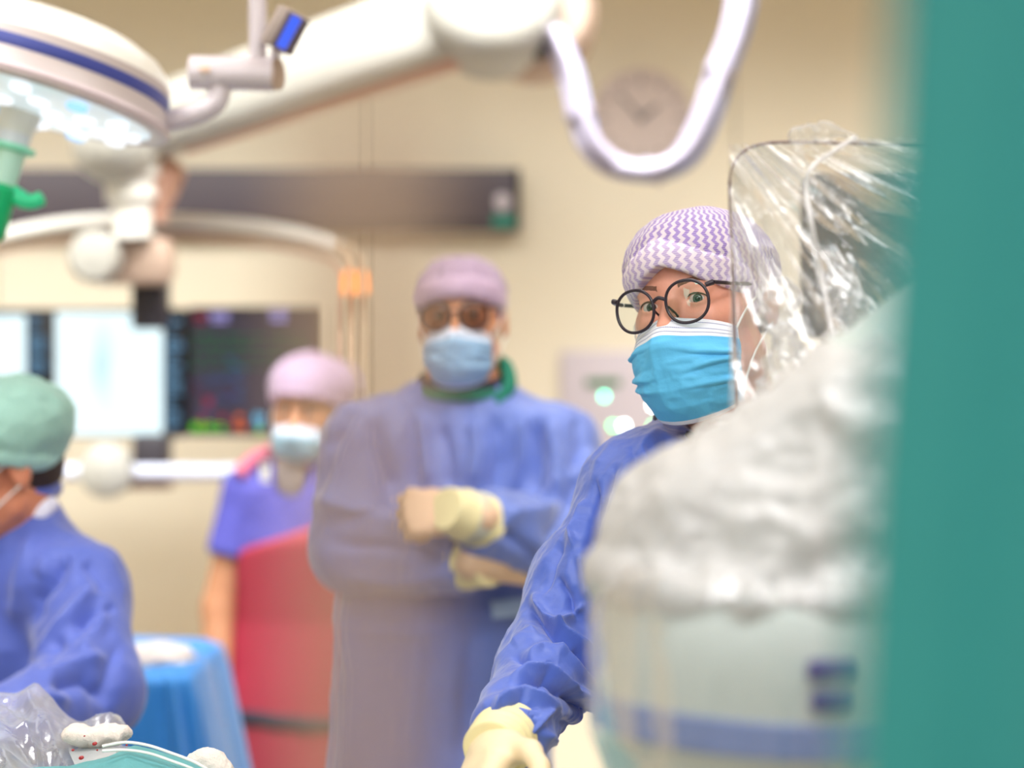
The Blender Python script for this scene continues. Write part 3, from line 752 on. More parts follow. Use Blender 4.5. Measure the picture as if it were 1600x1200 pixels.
surgical_lamp()
# ------------------------------------------------------------------ people
class Head:
    def __init__(s, o, yaw, pitch, roll, sc=1.0):
        s.o = np.array(o, np.float32); s.M = rotm(yaw, pitch, roll); s.R = np.array(s.M, np.float32); s.sc = sc
    def loc(s, p): return ((p - s.o) @ s.R) / s.sc
    def w(s, q):
        return (np.asarray(q, np.float32) * s.sc) @ s.R.T + s.o
    def wv(s, q): return Vector(s.w(np.array(q, np.float32)).tolist())

def head_sdf(q, female=False):
    d = d_ell(q, (0, .012, .042), (.073, .095, .077))
    d = smin(d, d_ell(q, (0, -.020, -.018), (.060, .074, .092)), .03)
    d = smin(d, d_ell(q, (0, -.040, .040), (.058, .052, .048)), .02)
    ax = q.copy(); ax[..., 0] = np.abs(ax[..., 0])
    d = smin(d, d_cap(ax, (0, -.086, .016), (.040, -.076, .019), .0105), .012)      # brow
    d = smin(d, d_cap(ax, (.036, -.070, -.022), (.055, -.040, -.015), .020), .02)   # cheek bone
    d = smin(d, d_cap(ax, (.050, -.005, -.062), (.012, -.078, -.100), .022), .03)   # jaw
    # sockets
    d = smax(d, -d_ell(ax, (.031, -.101, -.001), (.019, .0155, .0125)), .008)
    # nose
    d = smin(d, d_cap(q, (0, -.090, .006), (0, -.114, -.034), .0085, .0125), .010)
    d = smin(d, d_cap(ax, (.011, -.104, -.038), (.012, -.102, -.037), .0095), .006)
    # mouth, chin
    d = smin(d, d_cap(ax, (0, -.094, -.064), (.016, -.088, -.063), .0065), .006)
    d = smin(d, d_cap(ax, (0, -.092, -.074), (.014, -.087, -.073), .0068), .006)
    d = smin(d, d_ell(q, (0, -.080, -.100), (.022, .016, .016)), .015)
    # eyelids round the ball, opening
    d = smin(d, d_ell(ax, (.031, -.0785, 0), (.0145, .0138, .0138)), .004)
    qx = ax.copy(); qx[..., 2] = qx[..., 2] - 6.0 * (qx[..., 0] - .031) ** 2 * -1
    d = smax(d, -d_ell(qx, (.031, -.094, .0004), (.0130, .013, .0047)), .0015)
    d = smin(d, d_cap(ax, (.018, -.089, .0086), (.044, -.0835, .0075), .0022), .004)  # upper lid fold
    # ears
    e = d_ell(ax, (.079, .014, -.006), (.0075, .018, .031))
    e = smax(e, -d_ell(ax, (.087, .010, -.003), (.006, .010, .019)), .004)
    d = smin(d, e, .006)
    return d

def neck_pts(H): return H.w((0, .018, -.055))

def nearfloor(fn, *a): return fn(*a)

def make_body(t, H, shoulder_c, shoulders, arms, hip, mat_, headstep=.003, yawb=0, neck_r=.055, extra=None, legs=True, nm='body'):
    """one continuous skin surface: head, neck, trunk, arms, legs"""
    o = H.o; r = .125
    xs_all = [o[0] - r, o[0] + r]; ys_all = [o[1] - r, o[1] + r]
    for a in arms:
        for j, rad in a: xs_all += [j[0] - .07, j[0] + .07]; ys_all += [j[1] - .07, j[1] + .07]
    xs_all += [hip[0] - .19, hip[0] + .19]; ys_all += [hip[1] - .16, hip[1] + .16]
    for s in shoulders: xs_all += [s[0] - .08, s[0] + .08]; ys_all += [s[1] - .08, s[1] + .08]
    X0, X1, Y0, Y1 = min(xs_all), max(xs_all), min(ys_all), max(ys_all)
    def seg(lo, hi, c, f):
        s = []
        if c - r > lo: s.append((lo, c - r, .012))
        s.append((c - r, c + r, f))
        if c + r < hi: s.append((c + r, hi, .012))
        return axis(*s)
    xs = seg(X0, X1, o[0], headstep); ys = seg(Y0, Y1, o[1], headstep)
    zn = o[2] - .155; zn2 = o[2] - .17
    zs = axis((0.02, .9, .025), (.9, zn2, .012), (zn2, o[2] + .145, headstep))
    G = grid(xs, ys, zs)
    kz = int(np.searchsorted(zs, zn - .05))
    Fv = np.full(G.shape[:3], 9.0, np.float32)
    ct = int(np.searchsorted(zs, o[2] - .05))
    q = G[:, :, :ct]
    sc = np.array(shoulder_c, np.float32)
    d = d_cap(q, neck_pts(H), sc + np.array((0, .0, .02)), neck_r, neck_r * 1.1)
    s0, s1 = [np.array(s, np.float32) for s in shoulders]
    d = smin(d, d_cap(q, s0, sc - (0, 0, .03), .045, .07), .04); d = smin(d, d_cap(q, s1, sc - (0, 0, .03), .045, .07), .04)
    ch = sc + (0, 0, -.16); hp = np.array(hip, np.float32)
    d = smin(d, d_cap(q, ch + 0.25 * (s0 - ch) * (1, 1, 0), hp, .085, .09), .05); d = smin(d, d_cap(q, ch + 0.25 * (s1 - ch) * (1, 1, 0), hp, .085, .09), .05)
    for a in arms:
        for (j0, r0), (j1, r1) in zip(a[:-1], a[1:]): d = smin(d, d_cap(q, j0, j1, r0, r1), .015)
    if legs:
        ux = (s1 - s0) * (1, 1, 0); ux = ux / (np.linalg.norm(ux) + 1e-6)
        for sg in (-1, 1):
            h = hp + ux * .085 * sg; k = np.array((h[0], h[1] - .01, .50)); an = np.array((h[0] + ux[0] * .02 * sg, h[1] + .01, .09))
            d = smin(d, d_cap(q, h, k, .075, .052), .03); d = smin(d, d_cap(q, k, an, .05, .034), .02)
            d = smin(d, d_cap(q, an + (0, 0, -.035), an + (0, -.14, -.045), .034, .026), .03)
    Fv[:, :, :ct] = d
    ix0, ix1 = np.searchsorted(xs, o[0] - r), np.searchsorted(xs, o[0] + r)
    iy0, iy1 = np.searchsorted(ys, o[1] - r), np.searchsorted(ys, o[1] + r)
    sl = (slice(ix0, ix1), slice(iy0, iy1), slice(kz, None))
    hq = H.loc(G[sl]); hd = head_sdf(hq) * H.sc
    nk = d_cap(G[sl], neck_pts(H), sc + np.array((0, .0, .02)), neck_r, neck_r * 1.1)
    Fv[sl] = smin(np.minimum(Fv[sl], nk), hd, .012)
    V, Q = nets(Fv, xs, ys, zs); V = relax(V, Q, 1)
    return link_mesh(nm, V, Q, mat_, t)

def sph(c, r, n=24, m_=16):
    vs = []; fs = []
    for i in range(m_ + 1):
        th = math.pi * i / m_
        for k in range(n):
            w = 2 * math.pi * k / n; vs.append((c[0] + r * math.sin(th) * math.cos(w), c[1] + r * math.sin(th) * math.sin(w), c[2] + r * math.cos(th)))
    for i in range(m_):
        for k in range(n): fs.append((i * n + k, (i + 1) * n + k, (i + 1) * n + (k + 1) % n, i * n + (k + 1) % n))
    return np.array(vs, np.float32), fs

def make_eyes(t, H, look):
    look = np.array(look, np.float32)
    for sx in (-1, 1):
        c = H.w((sx * .031, -.0785, 0)); v, f = sph((0, 0, 0), .0122 * H.sc, 40, 28)
        g = look - c; g /= np.linalg.norm(g)
        fd = H.w((0, -1, 0)) - H.w((0, 0, 0)); fd /= np.linalg.norm(fd)
        g = g * .62 + fd * .38; g /= np.linalg.norm(g)
        u = v / np.linalg.norm(v, axis=1, keepdims=True); ang = np.arccos(np.clip(u @ g, -1, 1))
        v = v * (1 + .09 * np.exp(-(ang / .42) ** 4))[:, None]
        at = np.zeros_like(v); at[:, 0] = ang * .0122
        link_mesh('eyeball', v + c, f, M_eye, t, attr=at)

def surf_y(q_fn, x, z, y0=-.14, y1=-.02):
    ys_ = np.linspace(y0, y1, 240).astype(np.float32)
    p = np.zeros((240, 3), np.float32); p[:, 0] = x; p[:, 1] = ys_; p[:, 2] = z
    d = q_fn(p); k = np.argmax(d < 0); return float(ys_[k])

def make_brows(t, H):
    for sx in (-1, 1):
        vs = []; fs = []; n = 14
        for i in range(n):
            s = i / (n - 1); x = sx * (.014 + .038 * s); z = .0185 + .006 * math.sin(s * 2.4) - .004 * s * s
            hw = .0055 * (1 - .5 * s); 
            for e in (-1, 0, 1):
                zz = z + e * hw; y = surf_y(head_sdf, x, zz) - (.0014 if e == 0 else -.0004); vs.append(H.w((x, y, zz)))
        for i in range(n - 1):
            for e in (0, 1): a = i * 3 + e; fs.append((a, a + 1, a + 4, a + 3))
        link_mesh('eyebrow', vs, fs, M_brow, t)
    # upper lash line
    for sx in (-1, 1):
        m = MB(); pts = []
        for i in range(9):
            a = math.pi * (i / 8); x = sx * .031 + .0132 * math.cos(a); z = .0008 + .0056 * math.sin(a) + 6 * (x * sx - .031) ** 2 * -1
            yy = -.0785 - math.sqrt(max(0, .0142 ** 2 - (x - sx * .031) ** 2 - z * z)); pts.append(H.wv((x, yy - .0002, z)))
        m.tube(pts, .0009, 6); m.build('eyelashes', M_hair, t)

def make_cap(t, H, m_, step=.003, top=.128, wide=.084, puff=.0, front=.043, drop=.09, apex=0.0, band=.036, name='surgical_cap', back=.108, noise=.0018):
    r = .15
    o = H.o; sc = H.sc
    xs = axis((o[0] - r, o[0] + r, step)); ys = axis((o[1] - r, o[1] + r, step)); zs = axis((o[2] - .08, o[2] + .17, step))
    G = grid(xs, ys, zs); q = H.loc(G)
    cz = .040
    # flattened crown
    d = d_ell(q, (0, .006, cz), (wide, back, top - cz))
    box = d_ell(q, (0, .006, cz + .01), (wide * .98, back * .98, (top - cz) * .84))
    d = smin(d, box, .02)
    d = smin(d, d_ell(q, (0, -.012, .052), (wide * .90, back * .93, .058)), .02)
    if puff:
        d = smin(d, d_ell(q, (0, .03, .05 + puff * .3), (wide + puff, back * .85 + puff, .066 + puff * .5)), .03)
    th = np.arctan2(q[..., 0], -q[..., 1])
    zb = front - drop * np.sin(th / 2) ** 2 - apex * np.clip(np.abs(th), 0, .5)
    h = q[..., 2] - zb
    d = d - .0032 * np.clip(1 - np.abs(h - band * .45) / (band * .55), 0, 1) ** .25     # turned-up band, proud of the crown
    inner = d + .006
    pl = -(h)
    d = smax(d, pl, .002)
    d = np.maximum(d, -np.maximum(inner, -h - .0) ) if False else d
    V, Q = nets(d * sc, xs, ys, zs); V = relax(V, Q, 1)
    N = vnormals(V, Q)
    lq = H.loc(V); th = np.arctan2(lq[:, 0], -lq[:, 1]); zb = front - drop * np.sin(th / 2) ** 2 - apex * np.clip(np.abs(th), 0, .5)
    hh = lq[:, 2] - zb
    amp = noise * (0.6 + np.clip(hh / .06, 0, 1.4))
    V = V + N * (amp * (ridged(lq * 26 + 3, 3) - .45))[:, None]
    # small gathers just above the band
    V = V + N * (.0008 * np.sin(th * 46) * np.exp(-((hh - band) / .012) ** 2))[:, None]
    at = np.stack([th * .085, lq[:, 2], (hh < band).astype(np.float32)], 1)
    return link_mesh(name, V.astype(np.float32), Q, m_, t, attr=at)

def make_mask(t, H, m_, W=.0635, seed=0, nu=97, nv=81, wrinkle=1.0, low=-.124, top=-.024):
    u = np.linspace(-1, 1, nu); v = np.linspace(0, 1, nv); U, Vv = np.meshgrid(u, v, indexing='ij')
    D = np.interp(Vv, [0, .12, .3, .5, .7, .86, 1], [.090, .101, .109, .107, .100, .086, .062])
    a = R(68); ang = U * a
    x = W * np.sin(ang) / math.sin(a) * np.interp(Vv, [0, .3, .7, 1], [1.0, 1.06, 1.0, .86])
    y = -.020 - D * np.cos(ang) ** .85
    z0 = top - .014 * U ** 2 + .004 * np.exp(-(U / .2) ** 2); z1 = low + .020 * U ** 2
    z = z0 + (z1 - z0) * Vv
    # nose tent near the top centre
    y = y - .010 * np.exp(-(U / .22) ** 2) * np.exp(-((Vv - .22) / .2) ** 2)
    nx = np.sin(ang * .9); ny = -np.cos(ang * .9)
    s = np.abs(U)
    disp = np.zeros_like(U)
    for k, (vc, am) in enumerate(((.34, 1.0), (.52, 1.1), (.70, 1.0))):
        vi = .5 + (vc - .5) * (1.25 - .35 * s) + .03 * np.sin(U * 3 + k * 2 + seed) + (.05 * (U - .6) if k != 1 else -.04 * U)
        dv = Vv - vi
        w = .012 + .014 * (1 - s)
        prof = np.where(dv < 0, np.exp(-(dv / (w * 3.0)) ** 2), np.exp(-(dv / (w * .8)) ** 2)) 
        disp += .0036 * am * wrinkle * prof * np.clip((s - .05) * 1.8, 0, 1) * np.clip((1.0 - s) * 6, 0.15, 1)
    disp += .0030 * np.exp(-np.abs(U + .10 + .10 * Vv) / .07) * np.clip(Vv * 3 - .3, 0, 1) * np.clip(1.3 - Vv, 0, 1)
    pp = np.stack([U * 3 + seed, Vv * 6, Vv * 0], -1)
    disp += .0022 * wrinkle * (ridged(pp, 3) - .5) * np.clip(Vv * 4, 0.1, 1)
    x = x + nx * disp; y = y + ny * disp
    pts = np.stack([x, y, z], -1).reshape(-1, 3)
    idx = np.arange(nu * nv).reshape(nu, nv)
    Q = np.stack([idx[:-1, :-1], idx[:-1, 1:], idx[1:, 1:], idx[1:, :-1]], -1).reshape(-1, 4)
    at = np.stack([U, Vv, U * 0], -1).reshape(-1, 3)
    o = link_mesh('face_mask', H.w(pts), Q, m_, t, attr=at)
    md = o.modifiers.new('thickness', 'SOLIDIFY'); md.thickness = .0012; md.offset = 1
    for sx in (-1, 1):
        for iv, zz in ((3, .012), (nv - 8, -.028)):
            k = idx[nu - 2 if sx > 0 else 1, iv]; p = pts[k]
            m = MB(); m.tube(spline([H.wv(p), H.wv(((p[0] + sx * .082) / 2 + sx * .004, (p[1] + .0) / 2 - .01, (p[2] + zz) / 2 + .003)), H.wv((sx * .082, .012, zz)), H.wv((sx * .080, .030, zz * .5 - .003))], 6), .0014, 8)
            m.build('ear_loop', M_tubew, o)
    return o

def make_glasses(t, H, dz=-.006, dy=0, tilt=0, rr=.0019, lens=None):
    g = H
    cx = .0345; ry = .0255; rx = .0262
    root = None
    def ring(sx, n=44):
        pts = []
        for k in range(n + 1):
            w = 2 * math.pi * k / n; ex = .92
            c = math.copysign(abs(math.cos(w)) ** ex, math.cos(w)); s = math.copysign(abs(math.sin(w)) ** ex, math.sin(w))
            x = sx * cx + rx * c; z = dz + ry * s * (1.0 if s < 0 else .94)
            y = -.1135 + dy + 2.6 * max(0, abs(x) - .01) ** 2 - .08 * (z - dz)
            pts.append(g.wv((x, y, z)))
        return pts
    for sx in (-1, 1):
        m = MB(); p = ring(sx); m.tube(p, rr, 10, cap=False)
        rim = m.build('glasses_rim', M_frame, t)
        n = len(p) - 1; c = sum(p[:-1], Vector()) / n
        fw = (g.wv((0, -1, 0)) - g.wv((0, 0, 0))).normalized() * .0026
        vs = [c + fw]; 
        for rr_ in (.2, .4, .6, .8, .95, 1.0): vs += [c.lerp(q_, rr_) + fw * (1 - rr_ * rr_) for q_ in p[:-1]]
        fs = [(0, 1 + k, 1 + (k + 1) % n) for k in range(n)]
        for j in range(5): fs += [(1 + j * n + k, 1 + (j + 1) * n + k, 1 + (j + 1) * n + (k + 1) % n, 1 + j * n + (k + 1) % n) for k in range(n)]
        link_mesh('lens', vs, fs, lens or M_lens, rim)
        # end piece and temple
        a = g.wv((sx * .0585, -.1065 + dy, dz + .015)); b_ = g.wv((sx * .0665, -.101 + dy, dz + .0175)); c2 = g.wv((sx * .0735, -.085, dz + .017)); e = g.wv((sx * .0795, .000, dz + .020)); f = g.wv((sx * .081, .022, dz + .010))
        m = MB(); m.tube([a, b_], [.0028, .0036], 10); m.tube(spline([b_, c2, e, f], 6), .0024, 10); m.build('temple', M_frame, t)
        m = MB(); m.tube([c2.lerp(e, .12), c2.lerp(e, .15)], .0027, 10); m.build('temple_mark', M_offwhite, t)
        m = MB(); m.tube([g.wv((sx * .0100, -.1115 + dy, dz - .003)), g.wv((sx * .0105, -.106, dz - .009)), g.wv((sx * .0125, -.103, dz - .014))], .0014, 8); m.build('nose_pad', M_frame, t)
    m = MB(); m.tube(spline([g.wv((-.0100, -.1130 + dy, dz + .005)), g.wv((0, -.1150 + dy, dz + .0092)), g.wv((.0100, -.1130 + dy, dz + .005))], 6), .0023, 10); m.build('glasses_bridge', M_frame, t)

def make_hair(t, H, m_=None, low=-.03, long=0):
    """short hair below the cap, round the back and the temples"""
    o = H.o; r = .12; step = .004
    xs = axis((o[0] - r, o[0] + r, step)); ys = axis((o[1] - r, o[1] + r, step)); zs = axis((o[2] - .09, o[2] + .08, step))
    G = grid(xs, ys, zs); q = H.loc(G)
    d = d_ell(q, (0, .016, .036), (.0765, .096, .082))
    d = smin(d, d_ell(q, (0, .045, -.02), (.058, .058, .05)), .03)
    ax = np.abs(q[..., 0])
    d = smax(d, -(q[..., 2] - (low + .045 * (q[..., 1] < -.005))), .004)
    d = smax(d, -(q[..., 1] + .052), .004)
    d = smax(d, -(d_ell(np.stack([ax, q[..., 1], q[..., 2]], -1), (.084, .014, -.006), (.02, .024, .036))), .004)
    V, Q = nets(d * H.sc, xs, ys, zs)
    if len(V) == 0: return
    N = vnormals(V, Q); V = V + N * (.0012 * vn(V * 300))[:, None]
    return link_mesh('hair', V.astype(np.float32), Q, m_ or M_hair, t)

def d_col(p, keys, yaw=0):
    k = np.array(keys, np.float32); z = p[..., 2]
    f = lambda i: np.interp(z, k[:, 0], k[:, i]).astype(np.float32)
    rx, ry, ox, oy = f(1), f(2), f(3), f(4)
    c, s = math.cos(yaw), math.sin(yaw)
    dx = p[..., 0] - ox; dy = p[..., 1] - oy
    X = dx * c + dy * s; Y = -dx * s + dy * c
    rr = np.sqrt((X / rx) ** 2 + (Y / ry) ** 2) + 1e-6
    return (rr - 1) * np.minimum(rx, ry) * .95

def cut_cap(p, a, b, ra, rb):
    """tapered sleeve piece cut flat at b"""
    a = np.array(a, np.float32); b = np.array(b, np.float32)
    d = d_cap(p, a, b + (b - a) * .3, ra, rb + (rb - ra) * .3); n = (b - a) / np.linalg.norm(b - a)
    return smax(d, (p - b) @ n, .004)

def subdivide(V, Q):
    n = len(V); E = np.concatenate([np.stack([Q[:, k], Q[:, (k + 1) % 4]], 1) for k in range(4)]); Es = np.sort(E, 1)
    key = Es[:, 0].astype(np.int64) * n + Es[:, 1]; uq, inv = np.unique(key, return_inverse=True)
    ev = np.stack([uq // n, uq % n], 1); mid = (V[ev[:, 0]] + V[ev[:, 1]]) / 2; fc = V[Q].mean(1)
    m = len(Q); e = [n + inv[k * m:(k + 1) * m] for k in range(4)]; f = n + len(uq) + np.arange(m)
    QQ = np.concatenate([np.stack([Q[:, k], e[k], f, e[(k - 1) % 4]], 1) for k in range(4)])
    return np.concatenate([V, mid, fc]).astype(np.float32), QQ
def cloth(name, fn, box, step, m_, t, strokes=(), ref=3.0, noise=((9, .006, (1, 1, .5)),), zfine=None, relaxn=2, seed=0.0, micro=0.0, sd=0):
    (x0, x1), (y0, y1), (z0, z1) = box
    xs = axis((x0, x1, step)); ys = axis((y0, y1, step))
    zs = axis((z0, z1, step)) if zfine is None else axis((z0, zfine, step * 3), (zfine, z1, step))
    F = np.empty((len(xs), len(ys), len(zs)), np.float32)
    for a in range(0, len(xs), 24):
        F[a:a + 24] = fn(grid(xs[a:a + 24], ys, zs))
    V, Q = nets(F, xs, ys, zs); V = relax(V, Q, relaxn)
    if sd: V, Q = subdivide(V, Q); V = relax(V, Q, 2)
    N = vnormals(V, Q)
    D = np.zeros(len(V), np.float32)
    for fr, am, an in noise:
        D += am * (ridged(V * np.array(an, np.float32) * fr + seed, 3) - .45)
    if micro: D += micro * vn(V * 140)
    if strokes: D += creases(V, N, strokes, ref)
    V = V + N * D[:, None]
    return link_mesh(name, V.astype(np.float32), Q, m_, t)

# hands -----------------------------------------------------------------
def hand_sdf(p, wrist, f, n, side, curl=(.5, .6, .4), sc=1.0, spread=.1, thumb=(.55, .8, .2)):
    """f: along the fingers, n: palm normal (fingers curl towards n), side: +1/-1 places the thumb"""
    w = Vector(wrist); f = Vector(f).normalized(); n = Vector(n); n = (n - f * n.dot(f)).normalized(); s = f.cross(n) * side
    K = lambda a, b, c: np.array(w + (f * a + s * b + n * c) * sc, np.float32)
    d = d_cap(p, K(-.03, 0, 0), K(.015, 0, 0), .028 * sc, .026 * sc)
    base = []
    for i, (b, L) in enumerate(((.031, .088), (.0105, .092), (-.010, .088), (-.029, .080))):
        d = smin(d, d_cap(p, K(.012, b * .55, 0), K(L, b, -.002), .0165 * sc, .0125 * sc), .012)
        base.append((b, L))
    for i, (b, L) in enumerate(base):
        fl = (.078, .086, .080, .062)[i]; a = 0; q = Vector((L, b, -.002)); dirb = spread * (1.5 - i) * .3
        for j, (fr, cu) in enumerate(zip((.45, .32, .23), curl)):
            a += cu; v = Vector((math.cos(a), dirb * math.cos(a), math.sin(a))).normalized() * (fl * fr)
            q2 = q + v; r0 = (.0102, .0092, .0082)[j]; r1 = (.0092, .0082, .0072)[j]
            d = smin(d, d_cap(p, K(*q), K(*q2), r0 * sc, r1 * sc), .0035); q = q2
    q = Vector((.022, .026, .004)); 
    th = Vector((thumb[0], thumb[1], thumb[2])).normalized()
    q1 = q + th * .042; th2 = (th + Vector((.6, -.15, .25))).normalized(); q2 = q1 + th2 * .034; th3 = (th2 + Vector((.4, -.3, .25))).normalized(); q3 = q2 + th3 * .026
    d = smin(d, d_cap(p, K(*q), K(*q1), .017 * sc, .0125 * sc), .012)
    d = smin(d, d_cap(p, K(*q1), K(*q2), .0118 * sc, .0108 * sc), .005)
    d = smin(d, d_cap(p, K(*q2), K(*q3), .0108 * sc, .0088 * sc), .004)
    return d
def make_glove(t, wrist, f, n, side, step=.003, m_=None, **kw):
    w = np.array(wrist, np.float32); r = .22
    xs = axis((w[0] - r, w[0] + r, step)); ys = axis((w[1] - r, w[1] + r, step)); zs = axis((w[2] - r, w[2] + r, step))
    # shrink the box to the hand with a coarse pass
    cs = step * 5; cx, cy, cz = axis((w[0] - r, w[0] + r, cs)), axis((w[1] - r, w[1] + r, cs)), axis((w[2] - r, w[2] + r, cs))
    g = grid(cx, cy, cz); hit = hand_sdf(g, wrist, f, n, side, **kw) < cs * 1.2
    ii = np.argwhere(hit); lo = ii.min(0); hi = ii.max(0)
    b = [(c[max(l - 1, 0)], c[min(h + 1, len(c) - 1)]) for c, l, h in zip((cx, cy, cz), lo, hi)]
    xs, ys, zs = [axis((a, c, step)) for a, c in b]
    V, Q = nets(hand_sdf(grid(xs, ys, zs), wrist, f, n, side, **kw), xs, ys, zs); V = relax(V, Q, 1); N = vnormals(V, Q)
    V = V + N * (.0009 * (ridged(V * 55, 2) - .5))[:, None]
    return link_mesh('glove', V.astype(np.float32), Q, m_ or M_glove, t)
def make_cuff(t, a, b, ra, rb, m_, name='glove_cuff', wr=.0016, n=48, K=26, lip=True):
    a = Vector(a); b = Vector(b); d = (b - a).normalized(); u = d.cross(Vector((0, 0, 1))).normalized(); v = d.cross(u)
    vs = []; fs = []
    prof = [(0, ra * .93)] + [(k / (K - 1), ra + (rb - ra) * k / (K - 1)) for k in range(K)] + [(1, rb * .9)]
    for s, r0 in prof:
        for k in range(n):
            w = 2 * math.pi * k / n
            rr = r0 + wr * math.sin(s * 34 + 1.2 * math.sin(w * 2)) + (.0018 if (lip and abs(s - .04) < .04) else 0) + wr * .4 * math.sin(w * 5 + s * 4)
            vs.append(a.lerp(b, s) + (u * math.cos(w) + v * math.sin(w)) * rr)
    for i in range(len(prof) - 1):
        for k in range(n): fs.append((i * n + k, i * n + (k + 1) % n, (i + 1) * n + (k + 1) % n, (i + 1) * n + k))
    fs += [tuple(reversed(range(n))), tuple(range((len(prof) - 1) * n, len(prof) * n))]
    return link_mesh(name, vs, fs, m_, t)
def make_shoes(t, hip, sh):
    ux = (np.array(sh[1]) - np.array(sh[0])) * (1, 1, 0); ux = ux / (np.linalg.norm(ux) + 1e-6)
    for sg in (-1, 1):
        h = np.array(hip) + ux * .105 * sg
        def fn(p): 
            d = smin(d_ell(p, (h[0], h[1] - .12, .045), (.052, .10, .045)), d_ell(p, (h[0], h[1] + .01, .05), (.042, .07, .055)), .03)
            return smax(d, -(p[..., 2] - .001), .002)
        cloth('clog', fn, ((h[0] - .07, h[0] + .07), (h[1] - .24, h[1] + .10), (-.01, .12)), .008, M_shoe, t, noise=())
def collar_ring(t, pts, r, m_, name='collar'):
    m = MB(); m.tube(spline(pts + [pts[0]], 6), r, 12, cap=False); return m.build(name, m_, t)

# ---------------------------------------------------------------- 1 the surgeon in focus
def surgeon_main():
    H = Head((.2355, 2.94, 1.7165), -31, -4, -10)
    t = thing('person', 'person in blue gown, lilac zigzag cap, round black glasses and bright blue mask', 'person', (.30, 3.02, 0))
    S0 = P(1008, 782, 2.93); S1 = Vector((.46, 3.16, 1.44)); sc = Vector((.275, 3.02, 1.535))
    E = P(868, 1040, 2.86); W = P(792, 1152, 2.66)
    E1 = Vector((.36, 3.0, 1.18)); W1 = Vector((.11, 2.74, 1.15))
    hip = (.36, 3.12, .95)
    make_body(t, H, sc, (S0, S1), [[(S0, .045), (E, .036), (W, .026)], [(S1, .045), (E1, .036), (W1, .026)]], hip, M_skin, headstep=.0019)
    make_eyes(t, H, (-.1, 0, CAMZ)); make_brows(t, H)
    make_cap(t, H, M_cap, step=.0023, top=.120, wide=.085, front=.043, drop=.092, apex=.040, band=.034)
    make_mask(t, H, M_mask, W=.066, low=-.144, wrinkle=1.5)
    make_glasses(t, H, dy=-.009)
    make_hair(t, H)
    # gown
    keys = [(.30, .26, .21, .37, 3.14), (.9, .22, .17, .37, 3.14), (1.15, .20, .16, .335, 3.09), (1.35, .205, .155, .305, 3.05), (1.47, .155, .125, .29, 3.035), (1.54, .09, .085, .28, 3.03), (1.60, .07, .07, .275, 3.02)]
    s0 = np.array(S0); e = np.array(E); w = np.array(W); s1 = np.array(S1); e1 = np.array(E1); w1 = np.array(W1); c = np.array(sc)
    M1 = np.array(P(925, 915, 2.90))
    def fn(p):
        d = d_col(p, keys, R(38)); d = smax(d, p[..., 2] - 1.578, .012); d = smax(d, .31 - p[..., 2], .01)
        d = smin(d, d_cap(p, s0 + (0, .01, 0), c + (-.02, 0, -.02), .076, .082), .05)
        d = smin(d, d_cap(p, s1, c + (0, 0, -.02), .07, .08), .05)
        d = smin(d, d_cap(p, s0, M1, .074, .067), .03); d = smin(d, d_cap(p, M1, e, .067, .062), .03)
        d = smin(d, cut_cap(p, e, w, .064, .040), .02)
        d = smin(d, d_cap(p, s1, e1, .075, .062), .03); d = smin(d, cut_cap(p, e1, w1, .06, .038), .02)
        return smax(d, -d_ell(p, (.262, 2.950, 1.615), (.066, .095, .072)), .006)
    st = [([(1046, 664), (1010, 690), (965, 745), (930, 800)], 9, .004), ([(960, 735), (940, 790), (922, 850), (918, 930)], 6, -.012),
          ([(915, 778), (892, 832), (899, 860)], 6, .007), ([(907, 866), (917, 939)], 5, .007), ([(930, 748), (926, 817), (936, 880)], 5, -.009),
          ([(826, 949), (865, 991), (892, 1016), (930, 1046)], 7, -.014), ([(912, 945), (888, 968), (865, 989)], 6, .009), ([(835, 925), (850, 965), (880, 990), (930, 1020)], 7, .010),
          ([(880, 846), (862, 880), (848, 930)], 8, -.007), ([(798, 1024), (830, 1036), (870, 1041)], 5, -.010), ([(800, 1008), (840, 985)], 8, .006),
          ([(796, 1068), (825, 1054), (853, 1052), (884, 1070), (932, 1106)], 5, .011), ([(800, 1080), (850, 1064), (895, 1090)], 5, -.009),
          ([(767, 1116), (790, 1098), (815, 1087), (840, 1098), (880, 1121)], 5, .010), ([(780, 1118), (812, 1100), (838, 1112)], 4, -.007),
          ([(888, 1077), (915, 1115), (940, 1140)], 6, -.013), ([(905, 1072), (932, 1110), (945, 1130)], 5, .009), ([(857, 1110), (840, 1128), (828, 1150)], 4, .007),
          ([(880, 1120), (900, 1150), (905, 1180)], 7, -.008), ([(840, 1140), (870, 1165), (905, 1160)], 6, .006), ([(985, 690), (1000, 740), (990, 800), (975, 860)], 7, -.005),
          ([(1005, 700), (1022, 760), (1012, 840)], 6, .006), ([(965, 760), (952, 830), (950, 900)], 7, .008), ([(950, 880), (940, 940), (925, 985)], 6, -.009),
          ([(1040, 690), (1046, 750), (1030, 800)], 5, -.006), ([(860, 1010), (900, 1045), (930, 1075)], 5, .008), ([(870, 900), (890, 930), (900, 970)], 6, -.008), ([(985, 850), (965, 900), (945, 935)], 6, .008), ([(900, 1010), (915, 1040), (935, 1060)], 5, -.009),
          ([(820, 1030), (850, 1012), (880, 1030)], 5, .006)]
    st = [(pl, w_ * .85, a_ * 1.55) for pl, w_, a_ in st]
    cloth('gown', fn, ((-.12, .62), (2.58, 3.40), (.30, 1.60)), .0042, M_gown, t, strokes=st, ref=2.85, noise=((7, .010, (1, 1, .55)), (17, .0065, (1, 1, .8)), (38, .0018, (1, 1, 1))), zfine=1.10, relaxn=2, micro=.0001, sd=1)
    # dark collar of the shirt beneath, gown neckband
    cx, cy = .262, 2.985
